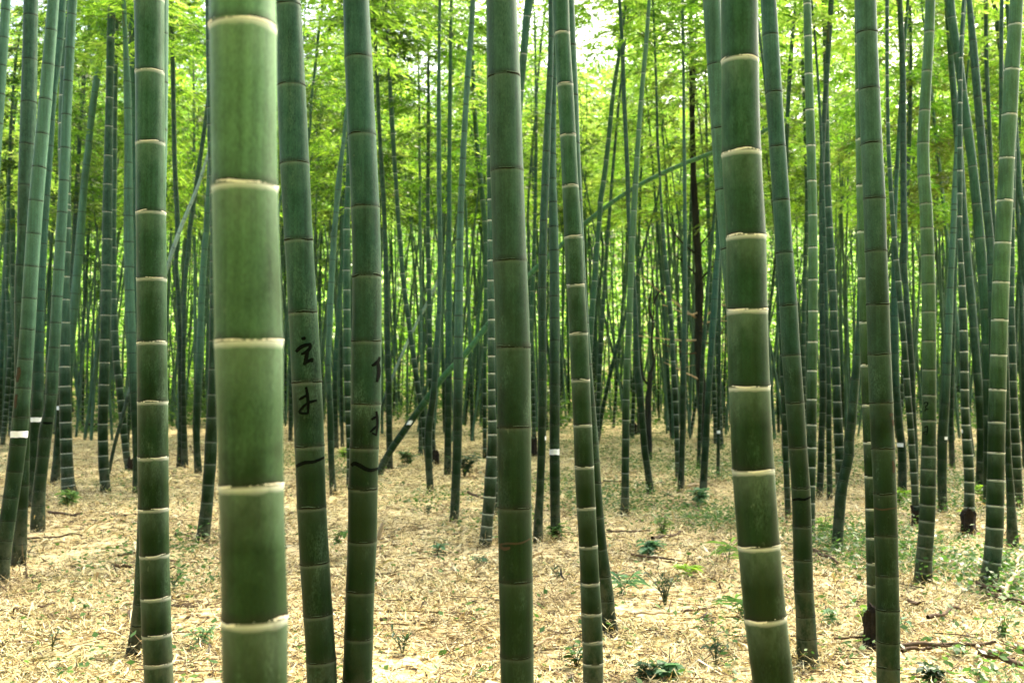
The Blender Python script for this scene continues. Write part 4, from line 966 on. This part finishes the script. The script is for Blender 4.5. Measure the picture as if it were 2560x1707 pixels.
def dark_tree():
    rg = np.random.default_rng(3)
    d = 24.0
    pts = [(1762, 1100), (1752, 950), (1747, 860), (1748, 740), (1745, 640), (1738, 520), (1733, 420), (1730, 250), (1728, 60), (1726, -200)]
    C = np.array([at_depth(x, y, d) for x, y in pts])
    C[0, 2] = ground_z(C[0, 0], C[0, 1]) - 0.03
    root = empty("broadleaf_tree", (C[0, 0], C[0, 1], ground_z(C[0, 0], C[0, 1])))
    b = np.array(root.location)
    tag(root, "dark rough-barked tree trunk with bare twigs standing among the distant bamboo", "tree")
    v, f = limb(C - b, 0.115, 0.05, 12, 0.010, rg)
    link("trunk", mesh_np("trunk", v, [f], [M_BARK]), root)
    for (x0, y0), (x1, y1), (x2, y2), m in [((1745, 695), (1722, 668), (1690, 640), M_BARK), ((1748, 780), (1720, 785), (1655, 760), M_STICK_PALE), ((1750, 800), (1705, 770), (1600, 690), M_STICK_PALE),
            ((1750, 880), (1712, 882), (1640, 850), M_STICK), ((1752, 950), (1722, 935), (1660, 905), M_STICK_PALE), ((1750, 700), (1780, 668), (1800, 640), M_BARK), ((1750, 800), (1790, 770), (1815, 760), M_STICK_PALE),
            ((1752, 810), (1785, 803), (1830, 802), M_STICK_PALE), ((1746, 640), (1700, 600), (1660, 540), M_BARK), ((1744, 620), (1775, 580), (1790, 520), M_BARK), ((1752, 860), (1790, 850), (1812, 820), M_STICK), ((1750, 850), (1690, 850), (1560, 835), M_STICK_PALE)]:
        dd = d + rg.uniform(-0.8, 0.3)
        P = [at_depth(x0, y0, d), at_depth(x1, y1, (d + dd) / 2), at_depth(x2, y2, dd)]
        tip = P[2]; parts = [limb(np.array(P) - b, 0.026, 0.009, 6, 0.002, rg)]
        for _ in range(3):
            s = P[1] + (P[2] - P[1]) * rg.uniform(0, 0.8); e = s + rg.normal(0, 0.28, 3) + (P[2] - P[1]) * 0.2
            parts.append(limb(np.array([s, (s + e) / 2 + rg.normal(0, 0.03, 3), e]) - b, 0.010, 0.004, 5))
        v, f = join(parts)
        link("branch", mesh_np("branch", v, [f], [m]), root)
    co = link("crown", CROWNS[2], root, Vector(C[7] - b)); co.scale = (1.5, 1.5, 0.8)
dark_tree()

def dead_sapling():
    rg = np.random.default_rng(4); d = 21.0
    P = lambda x, y, o=0: at_depth(x, y, d + o)
    base = P(1622, 1075); base[2] = ground_z(base[0], base[1])
    root = empty("dead_sapling", base); b = base
    tag(root, "dead forked sapling with dark bark between slim bamboo stems", "dead tree")
    v, f = limb(np.array([base - [0, 0, 0.03], P(1620, 1020), P(1624, 965), P(1626, 930)]) - b, 0.075, 0.045, 10, 0.006, rg)
    link("trunk", mesh_np("trunk", v, [f], [M_BARK]), root)
    for q in ([P(1625, 965), P(1608, 945), P(1600, 915), P(1590, 870, .3)], [P(1626, 935), P(1634, 905), P(1630, 850), P(1634, 780, .2), P(1632, 700, .3)], [P(1633, 760), P(1645, 735), P(1660, 718)], [P(1632, 800), P(1622, 770), P(1626, 730)]):
        v, f = limb(np.array(q) - b, 0.032, 0.010, 7, 0.003, rg)
        link("branch", mesh_np("branch", v, [f], [M_BARK]), root)
dead_sapling()

def stump(xb, yb, w, hpx, label, seed, hollow=False, lean=0.0, ztop=None, d=None):
    rg = np.random.default_rng(seed)
    base = ground_hit(xb, yb) if d is None else at_depth(xb, yb, d)
    base[2] = ground_z(base[0], base[1])
    dep = cam_depth(base); r = w / 2 * dep / F_PX; h = hpx * dep / F_PX
    seg, nz = 22, 9
    th = np.arange(seg) * 2 * math.pi / seg
    prof = 1 + 0.12 * np.sin(th * 3 + rg.uniform(0, 6)) + 0.10 * np.sin(th * 5 + rg.uniform(0, 6)) + rg.normal(0, 0.05, seg)
    top = 1 + 0.16 * np.sin(th * 2 + rg.uniform(0, 6)) + rg.normal(0, 0.07, seg)
    V = []
    for k in range(nz):
        f = k / (nz - 1)
        rr = r * (1.18 - 0.55 * f + 0.42 * f ** 2 if not hollow else 1.0 + 0.25 * (1 - f) ** 3 + 0.18 * f ** 6) * prof * (1 + rg.normal(0, 0.03, seg))
        V.append(np.stack([rr * np.cos(th) + lean * h * f, rr * np.sin(th), h * f * (1 + (top - 1) * f) - 0.02], 1))
    inner = V[-1] * np.array([0.78, 0.78, 1]) - np.array([0, 0, h * 0.04]); V.append(inner)
    V.append(inner * np.array([0.7, 0.7, 1]) - np.array([0, 0, h * 0.30]))
    n = len(V); V = np.concatenate(V)
    i, j = np.meshgrid(np.arange(n - 1), np.arange(seg), indexing='ij')
    a = (i * seg + j).ravel(); bb = (i * seg + (j + 1) % seg).ravel()
    me = mesh_np("stump", V, [np.stack([a, bb, bb + seg, a + seg], 1), np.arange(seg)[None] + (n - 1) * seg], [M_STUMP], smooth=False)
    root = empty("stump", base); tag(root, label, "stump", "rotten stumps")
    o = link("stump_body", me, root)
    for q in range(4):
        a0 = rg.uniform(0, 6.28); rr = r * 1.1
        pts = np.array([[rr * 0.8 * math.cos(a0), rr * 0.8 * math.sin(a0), h * 0.25], [rr * 1.5 * math.cos(a0), rr * 1.5 * math.sin(a0), 0.03], [rr * 2.3 * math.cos(a0 + .3), rr * 2.3 * math.sin(a0 + .3), 0.0]])
        v, f = limb(pts, r * 0.14, r * 0.05, 6, 0.002, rg)
        link("root", mesh_np("root", v, [f], [M_STUMP]), root)
stump(2181, 1602, 42, 92, "dark rotten stump sheathing the foot of the pale white-ringed stem", 1, True, d=6.0)
stump(2292, 1314, 22, 48, "dark rotten stump at the foot of the curving white-ringed stem by the writing-marked one", 2, True)
stump(2422, 1334, 30, 58, "dark rotten stump with bright sprigs at the foot of a ringed stem", 3, True)
stump(327, 1178, 14, 32, "small dark stump at the foot of the kinked slim ringed stem", 4)
stump(1088, 1160, 20, 34, "broken dark stump behind the bent grey-green stem of mid grove", 5)
stump(1334, 1140, 16, 46, "tall dark stump beside the grey thick stem", 6)
stump(1582, 1085, 20, 26, "low dark stump in the distance behind the light green stem", 7)
stump(232, 1078, 22, 20, "low dark stump lying beyond the very dark ringed stem", 8)

# ---- sticks on the ground
STICKS = [((122, 1292), (190, 1302), 6, 0, "dark stick on litter near the olive-footed stem"), ((65, 1359), (206, 1352), 4, 0, "long thin dark stick near the foot of the mouldy grey-footed stem"),
    ((288, 1434), (328, 1435), 7, 0, "short thick dark stick beside the yellowish flared foot"), ((294, 1405), (342, 1396), 4, 0, "short thin dark twig just beyond the thick short stick"),
    ((437, 1350), (486, 1347), 5, 0, "dark stick beside the foot of the half-hidden dark stem"), ((94, 1537), (138, 1526), 5, 0, "dark curved stick lying alone on open pale litter"),
    ((1631, 1360), (1701, 1347), 7, 0, "brown stick on the weedy ground before the grey dark-ringed stem"), ((1517, 1342), (1624, 1341), 4, 0, "long thin dark stick behind the leaning bluish stem's foot"),
    ((1704, 1549), (1768, 1540), 6, 0, "dark stick beside the bowing bold-ringed stem"), ((1586, 1556), (1700, 1552), 5, 1, "pale straight stick on the litter right of a dark bushy weed".replace("right of", "beside")),
    ((1578, 1401), (1704, 1420), 5, 0, "thin brown stick among soft green weeds"), ((1337, 1638), (1384, 1612), 6, 1, "tan stick near the foot of the grey thick stem"),
    ((2320, 1570), (2402, 1544), 8, 0, "crooked dark stick on litter beyond the heap of brown sticks"), ((2253, 1640), (2490, 1634), 11, 0, "long thick brown stick lying beside the grey dark-ringed stem"),
    ((2450, 1655), (2575, 1702), 17, 0, "thick dark split bamboo piece at the corner of the ground"), ((2443, 1636), (2450, 1712), 8, 1, "pale bleached stick pointing away over the litter"),
    ((2447, 1482), (2532, 1508), 12, 0, "dark twig in the heap at the foot of the light white-ringed stem"), ((2512, 1510), (2570, 1448), 8, 1, "pale slanting branch propped on the dark twig heap"),
    ((2470, 1505), (2590, 1540), 10, 0, "dark brown branch at the bottom of the twig heap"), ((2085, 1616), (2200, 1614), 4, 0, "thin dark stick behind the foot of the grey dark-ringed stem"),
    ((2270, 1521), (2300, 1532), 8, 0, "short black curved stick alone on pale litter"), ((1171, 1243), (1208, 1256), 6, 0, "dark stick at the foot of the tall pale leaning stem"),
    ((950, 1570), (976, 1569), 7, 0, "short dark stick beside the ink-wrapped stem"), ((2255, 1652), (2330, 1645), 8, 0, "short brown stick lying under the long thick brown one"),
    ((2010, 1376), (2095, 1425), 8, 0, "dark drooping branch beside the bent mottled stem"), ((2540, 1640), (2600, 1665), 10, 0, "brown stick stub at the edge of the litter"),
    ((1508, 1212), (1556, 1214), 4, 0, "thin dark stick near the light green stem's foot"), ((1720, 1225), (1760, 1222), 6, 1, "pale stick by the feet of two close stems")]
def stick(p0, p1, w, pale, label, seed):
    rg = np.random.default_rng(seed)
    a = ground_hit(*p0); b = ground_hit(*p1)
    r = 1.25 * max(0.005, w / 2 * cam_depth((a + b) / 2) / F_PX)
    n = 6; t = np.linspace(0, 1, n)
    L = np.linalg.norm(b - a)
    C = a + (b - a) * t[:, None]
    C[1:-1, :2] += rg.normal(0, 0.02 * L, (n - 2, 2))
    lift = 0.25 * L if "propped" in label else 0
    C[:, 2] = ground_z(C[:, 0], C[:, 1]) + r * 0.9 + 0.042 + lift * t + np.abs(rg.normal(0, 0.008, n))
    base = C[0].copy()
    root = empty("stick", base); tag(root, label, "stick", "sticks on the ground")
    v, f = limb(C - base, r * 1.1, r * 0.6, 8, r * 0.10, rg)
    link("shaft", mesh_np("shaft", v, [f], [M_STICK_PALE if pale else M_STICK]), root)
    for k in range(2):
        u = rg.uniform(0.3, 0.9); s = a + (b - a) * u; s[2] = ground_z(s[0], s[1]) + r * 0.9 + 0.042 + lift * u
        e = s + (b - a) / L * L * rg.uniform(0.08, 0.2) + np.array([rg.normal(0, 0.06), rg.normal(0, 0.06), 0.02])
        v, f = limb(np.array([s, (s + e) / 2 + rg.normal(0, 0.006, 3), e]) - base, r * 0.45, r * 0.2, 6)
        link("twig", mesh_np("twig", v, [f], [M_STICK_PALE if pale else M_STICK]), root)
for i, (a, b, w, p, lab) in enumerate(STICKS): stick(a, b, w, p, lab, 300 + i)
def stake():
    d = ground_hit(944, 1353)[1]
    P = np.array([at_depth(943, 1353, d), at_depth(950, 1330, d), at_depth(958, 1308, d)]); b = P[0].copy()
    root = empty("stake", b); tag(root, "short tilted pale brown stake beside the ink-wrapped stem", "stake")
    v, f = limb(P - b, 0.026, 0.022, 10, 0.002, np.random.default_rng(2))
    link("shaft", mesh_np("shaft", v, [f], [M_STICK_PALE]), root)
stake()

# ---- seedlings and weeds one can tell apart
def weed(x, y, hpx, n, kind, label, seed, leaf=0.07, wid=0.35, up=0.5, cat="weed"):
    rg = np.random.default_rng(seed)
    base = ground_hit(x, y); h = hpx * cam_depth(base) / F_PX
    mat = {"g": M_WEED, "d": M_WEED_DARK, "t": M_WEED_TEAL, "l": M_WEED_LIME}[kind]
    root = empty("weed", base); tag(root, label, cat, "weeds on the leaf litter")
    parts = []; P, D, L = [], [], []
    for s in range(max(1, n // 7)):
        a = rg.uniform(0, 6.28); sp = rg.uniform(0.1, 0.7) * h
        C = np.array([[0, 0, -0.02], [0.3 * sp * math.cos(a), 0.3 * sp * math.sin(a), h * 0.45], [sp * math.cos(a), sp * math.sin(a), h * rg.uniform(0.75, 1.05)]])
        parts.append(limb(C, 0.004, 0.0018, 5))
        for q in range(7):
            u = rg.uniform(0.25, 1); p = C[1] * (1 - abs(2 * u - 1)) + (C[2] if u > .5 else C[0]) * abs(2 * u - 1)
            la = rg.uniform(0, 6.28)
            P.append(p); D.append([math.cos(la), math.sin(la), rg.uniform(-0.3, up)]); L.append(leaf * rg.uniform(0.6, 1.3))
    P = np.array(P); D = unit(np.array(D)); L = np.array(L)
    S = unit(np.cross(D, np.array([0, 0, 1.0]) + rg.normal(0, 0.25, D.shape)))
    k = len(P)
    # a leaf of six corners with a folded midrib
    W = L * wid
    c = lambda f, s, dz: P + D * (L * f)[:, None] + S * (W * s)[:, None] + np.array([0, 0, 1.0]) * (L * dz)[:, None]
    V = np.stack([c(0, 0, 0), c(0.3, 0.45, 0.06), c(0.65, 0.40, 0.04), c(1, 0, -0.12), c(0.65, -0.40, 0.04), c(0.3, -0.45, 0.06), c(0.3, 0, 0.0), c(0.65, 0, -0.03)], 1).reshape(-1, 3)
    o = (np.arange(k) * 8)[:, None]
    F4 = np.concatenate([o + np.array([6, 1, 2, 7]), o + np.array([5, 6, 7, 4])]); F3 = np.concatenate([o + np.array([0, 1, 6]), o + np.array([0, 6, 5]), o + np.array([7, 2, 3]), o + np.array([4, 7, 3])])
    v, f = join(parts)
    link("stem", mesh_np("stem", v, [f], [M_TWIG]), root)
    link("leaves", mesh_np("leaves", V, [F4, F3], [mat], smooth=False), root)
WEEDS = [(1663, 1512, 92, 90, "d", "dark bushy weed alone on open litter beyond the slim bright stem", 0.045, 0.3, 1.4), (503, 1618, 58, 35, "t", "small teal-green weed beside the thickest stem", 0.06, 0.4, 0.8),
    (1006, 1632, 52, 40, "d", "small dark upright weed by the ink-wrapped stem", 0.05, 0.3, 1.4), (1555, 1488, 60, 28, "t", "grassy sprout with long soft leaves beside the mouldy-footed leaning stem", 0.16, 0.14, 0.6),
    (1822, 1412, 60, 21, "g", "long-leaved green sprout before the bold-ringed stem, higher one", 0.20, 0.12, 0.6), (1848, 1545, 62, 21, "g", "long-leaved green sprout touching the bold-ringed stem, lower one", 0.19, 0.13, 0.6),
    (1440, 1668, 56, 35, "g", "bright green broad-leaved sprig beside the slim bright stem's foot", 0.07, 0.5, 0.4), (1790, 1665, 74, 40, "d", "dark sparse weed near the bowing foot of the bold-ringed stem", 0.05, 0.3, 1.0),
    (1612, 1706, 52, 70, "d", "dense dark green leaf clump at the bottom of the view", 0.05, 0.6, 0.3), (1668, 1704, 44, 42, "t", "soft bluish-green leafy plant beside the dense dark leaf clump", 0.10, 0.5, 0.4),
    (1398, 1352, 46, 42, "g", "leafy sprig sprouting at the foot of the white-tagged grey-green stem", 0.10, 0.4, 0.3), (1093, 1388, 32, 28, "t", "soft green seedling on litter before the straight white-ringed stem", 0.09, 0.5, 0.2),
    (170, 1272, 50, 120, "g", "bright fern patch at the foot of the white-ringed grey-green stem", 0.11, 0.35, 0.3), (2160, 1562, 40, 42, "l", "lime-green sprig growing on the rotten stump by the grey stem", 0.05, 0.6, 0.4),
    (2418, 1312, 36, 56, "l", "lime-green sprigs on the rotten stump under a ringed stem", 0.08, 0.6, 0.4), (2508, 1602, 58, 50, "g", "thin upright green weed on litter near the pale bleached stick", 0.05, 0.5, 0.6),
    (2330, 1706, 44, 90, "d", "dark low bluish weed clump beside the foot of the grey dark-ringed stem", 0.06, 0.5, 0.3), (2258, 1580, 42, 20, "t", "pale green sprout beside the grey dark-ringed stem", 0.08, 0.4, 0.6),
    (432, 1482, 44, 24, "d", "thin dark weed beside the double-ringed stem", 0.05, 0.3, 1.4), (1069, 1292, 30, 40, "d", "small dark grassy tuft before the bent grey-green stem", 0.06, 0.2, 1.8),
    (1397, 1450, 30, 28, "d", "tiny dark weed between the grey thick stem and the slim bright one", 0.05, 0.3, 1.2), (845, 1358, 36, 35, "g", "green weed between the two inked stems", 0.09, 0.5, 0.3),
    (1200, 1412, 26, 21, "t", "tiny soft seedling near the grey thick stem", 0.07, 0.5, 0.3), (1620, 1392, 44, 56, "t", "soft green weeds in the open ground beyond the dark bushy one", 0.12, 0.5, 0.2),
    (1720, 1440, 30, 28, "l", "yellow-green seedling near the higher long-leaved sprout", 0.10, 0.5, 0.2), (1655, 1345, 56, 70, "g", "tall weed beside a brown stick on weedy ground", 0.08, 0.4, 0.5),
    (2058, 1340, 52, 56, "l", "bright weed by the foot of the thick bent mottled stem", 0.08, 0.5, 0.4), (2250, 1265, 44, 56, "l", "bright weed at the foot of the dark bluish tagged stem", 0.10, 0.5, 0.3),
    (1965, 1180, 40, 42, "t", "weed with two upright leaves between dark slim stems", 0.12, 0.4, 0.6), (2460, 1262, 50, 63, "l", "bright bush weed among the feet of the three leaning stems", 0.10, 0.5, 0.4),
    (862, 1148, 34, 70, "l", "bright weed clump beyond the gap between the inked stems", 0.12, 0.5, 0.4), (1162, 1192, 60, 160, "d", "dark bush between the dark bluish stem and the tall pale one", 0.12, 0.5, 0.4),
    (1020, 1162, 36, 120, "g", "green ground bush behind the blackish upright stem", 0.12, 0.5, 0.3), (1745, 1262, 44, 90, "t", "soft green bush at the foot of the bluish leaning stem", 0.12, 0.5, 0.3),
    (2512, 1425, 36, 42, "g", "small green weed behind the dark twig heap", 0.08, 0.5, 0.4), (130, 1630, 60, 24, "d", "thin dry weed stalk on open pale litter", 0.04, 0.3, 0.8),
    (2080, 1560, 34, 35, "t", "small pale green weed between the black-lined stem and the rotten stump", 0.07, 0.5, 0.4), (2400, 1640, 26, 28, "t", "tiny soft weed between brown sticks", 0.06, 0.5, 0.3)]
for i, (x, y, h, n, k, lab, lf, wd, u) in enumerate(WEEDS): weed(x, y, h, n, k, lab, 500 + i, lf, wd, u)

def build_litter(n=520000):
    rg = np.random.default_rng(77)
    m = int(n * 1.5)
    y = np.exp(rg.uniform(math.log(2.6), math.log(28), m)); x = rg.uniform(-1, 1, m) * (0.60 * y + 1.2)
    thin = 0.5 + 0.5 * np.sin(2.1 * x + 1.3 * np.sin(1.7 * y)) * np.sin(1.6 * y + 1.1 * np.sin(2.3 * x + 1)) + 0.35 * np.sin(5.3 * x + 2 * y) * np.sin(4.1 * y - 1.5 * x)
    keep = rg.random(m) < np.clip(0.10 + 1.0 * thin + 0.12 * (y < 9), 0.12, 1)
    x, y = x[keep][:n], y[keep][:n]
    # leaves swept up against the feet of the stems
    px_, py_, up_ = [], [], []
    for b in B.values():
        bx, by = b["base"][:2]
        if by > 17 or abs(bx) > 0.6 * by + 1.5: continue
        k = 110; a = rg.uniform(0, 6.28, k); r = b["R"][0] + np.abs(rg.normal(0, 0.09, k))
        px_.append(bx + r * np.cos(a)); py_.append(by + r * np.sin(a)); up_.append(np.clip(0.10 - (r - b["R"][0]) * 0.7, 0, 0.1) * rg.uniform(0, 1, k))
    n0 = len(x)
    x = np.concatenate([x] + px_); y = np.concatenate([y] + py_); lift = np.concatenate([np.zeros(n0)] + up_)
    n = len(x)
    a = rg.uniform(0, 2 * math.pi, n); tilt = rg.normal(0, 0.28, n); tilt[n0:] *= 1.9
    D = np.stack([np.cos(a) * np.cos(tilt), np.sin(a) * np.cos(tilt), np.sin(tilt)], 1)
    roll = rg.normal(0, 0.5, n)
    S = np.stack([-np.sin(a), np.cos(a), np.zeros(n)], 1) * np.cos(roll)[:, None]; S[:, 2] += np.sin(roll)
    sz = 0.85 + 0.5 * np.clip((y - 5) / 12, 0, 1)
    ln = np.exp(rg.normal(math.log(0.070), 0.45, n)) * sz; w = rg.uniform(0.0030, 0.0082, n) * sz
    big = rg.random(n) < 0.012                      # broad dry culm sheaths lying among the leaves
    ln[big] *= 1.7; w[big] *= 3.2
    P = np.stack([x, y, ground_z(x, y) + 0.004 + lift + rg.uniform(0, 1, n) ** 2 * 0.032 + np.abs(np.sin(tilt)) * 0.03], 1)
    # each leaf bends once along its length
    L = ln[:, None]; W = w[:, None]; bend = rg.normal(0, 0.16, n)[:, None] * L * np.array([0, 0, 1.0]); curl = (rg.normal(0, 0.10, n) * ln)[:, None] * S
    mid = P + D * L * 0.5 + bend + curl; tip = P + D * L
    V = np.stack([P - S * W * 0.18, P + S * W * 0.18, mid + S * W * 0.5, mid - S * W * 0.5, tip], 1).reshape(-1, 3)
    o = (np.arange(n) * 5)[:, None]
    me = mesh_np("leaf_litter", V, [o + np.array([0, 1, 2, 3]), o + np.array([3, 2, 4])], [M_LITTER], smooth=False)
    tag(link("leaf_litter", me), "loose layer of cream and straw dry bamboo leaves covering the ground", kind="stuff")
    # small broken twigs in the litter, too many to count
    m = 3600
    y = np.exp(rg.uniform(math.log(3.2), math.log(26), m)); x = rg.uniform(-1, 1, m) * (0.6 * y + 1); a = rg.uniform(0, 6.28, m)
    L = np.exp(rg.normal(math.log(0.16), 0.55, m)); r = rg.uniform(0.0018, 0.0045, m)
    d = np.stack([np.cos(a), np.sin(a), rg.normal(0, 0.07, m)], 1); P0 = np.stack([x, y, ground_z(x, y) + 0.03], 1); P1 = P0 + d * (L * 0.5)[:, None] + rg.normal(0, 0.01, (m, 3)); P2 = P0 + d * L[:, None]
    s = np.stack([-np.sin(a), np.cos(a), np.zeros(m)], 1); z = np.array([0, 0, 1.0])
    ring = lambda C: [C + s * r[:, None], C - s * (r * .5)[:, None] + z * (r * .87)[:, None], C - s * (r * .5)[:, None] - z * (r * .87)[:, None]]
    V = np.stack(ring(P0) + ring(P1) + ring(P2), 1).reshape(-1, 3); o = (np.arange(m) * 9)[:, None]
    F = np.concatenate([o + np.array([k + i, k + (i + 1) % 3, k + 3 + (i + 1) % 3, k + 3 + i]) for k in (0, 3) for i in range(3)])
    tag(link("twig_litter", mesh_np("twig_litter", V, [F], [M_STICK])), "small broken dark twigs strewn through the leaf litter", kind="stuff")
build_litter()

def distant_stems(n=620):
    rg = np.random.default_rng(31); TV, TF, k = [], [], 0
    for _ in range(n):
        y = math.sqrt(rg.uniform(25 ** 2, 50 ** 2)); x = rg.uniform(-1, 1) * (0.56 * y + 2)
        l = rg.normal(0, 0.06, 2); zz = np.linspace(0, 12, 6)
        C = np.stack([x + l[0] * zz, y + l[1] * zz, float(ground_z(x, y)) - 0.05 + zz], 1); C[:, 0] += rg.normal(0, 0.006) * zz ** 2
        v, f = tube(C, 0.045 * (1 - 0.8 * zz / 12) * rg.uniform(0.55, 1.15), 6); TV.append(v); TF.append(f + k); k += len(v)
    tag(link("distant_stems", mesh_np("distant_stems", np.concatenate(TV), [np.concatenate(TF)], [M_FARCULM])), "crowded thin bamboo stems too many to count deep in the grove", kind="stuff")
distant_stems()

def undergrowth(nc=1100):
    rg = np.random.default_rng(41)
    y = np.sqrt(rg.uniform(24 ** 2, 54 ** 2, nc * 3)); x = rg.uniform(-1, 1, nc * 3) * (0.58 * y + 2)
    p = np.sin(0.5 * x + 1) + np.sin(0.9 * x - 0.4 * y) + np.sin(0.35 * y + 2) + (y - 34) / 9
    keep = p > rg.normal(0.7, 0.5, nc * 3); x, y = x[keep][:nc], y[keep][:nc]; nc = len(x)
    q = 70; hh = rg.uniform(0.25, 1.5, nc) * np.clip((y - 18) / 16, 0.4, 1.3)
    X = np.repeat(x, q) + rg.normal(0, 0.45, nc * q); Y = np.repeat(y, q) + rg.normal(0, 0.45, nc * q); Z = np.repeat(hh, q) * rg.uniform(0.02, 1, nc * q)
    a = rg.uniform(0, 6.28, nc * q); D = unit(np.stack([np.cos(a), np.sin(a), rg.uniform(-0.5, 0.6, nc * q)], 1)); S = unit(np.cross(D, rg.normal(0, 1, D.shape)))
    L = rg.uniform(0.08, 0.2, nc * q)
    V, F = leaf_quads(np.stack([X, Y, ground_z(X, Y) + Z], 1), D, S, L, L * rg.uniform(0.25, 0.5, nc * q))
    tag(link("undergrowth", mesh_np("undergrowth", V, [F], [M_WEED], smooth=False)), "low leafy undergrowth deep in the grove", kind="stuff").color = (0.7, 0.72, 0.6, 1)
undergrowth()

def ground_cover(n=110000):
    rg = np.random.default_rng(9)
    m = n * 7
    y = np.exp(rg.uniform(math.log(4.2), math.log(42), m)); x = rg.uniform(-1, 1, m) * (0.56 * y + 1)
    patch = np.sin(x * 0.8 + 1.3) * np.sin(y * 0.55 + 0.4) + 0.7 * np.sin(x * 1.9 + 0.8 * y) + 0.5 * np.sin(2.9 * x - 1.7 * y + 2)
    right = 0.9 * np.clip((x - 0.4) / 2.5, -0.6, 1) + 1.0 * np.clip((y - 8) / 8, -0.7, 1)
    p = 1 / (1 + np.exp(-3.2 * (patch + right - 1.55)))
    keep = rg.random(m) < p * 0.75 + 0.012
    x, y = x[keep][:n], y[keep][:n]; k = len(x)
    a = rg.uniform(0, 6.28, k)
    D = unit(np.stack([np.cos(a), np.sin(a), rg.uniform(-0.15, 0.7, k)], 1))
    S = unit(np.cross(D, np.array([0, 0, 1.0]) + rg.normal(0, 0.4, (k, 3))))
    P = np.stack([x, y, ground_z(x, y) + 0.02 + rg.uniform(0, 1, k) ** 2 * 0.20], 1)
    L = rg.uniform(0.022, 0.065, k)
    V, F = leaf_quads(P, D, S, L, L * rg.uniform(0.3, 0.7, k))
    tag(link("ground_cover", mesh_np("ground_cover", V, [F], [M_WEED], smooth=False)), "low green ground cover scattered through the leaf litter", kind="stuff").color = (0.75, 0.80, 0.65, 1)
ground_cover()
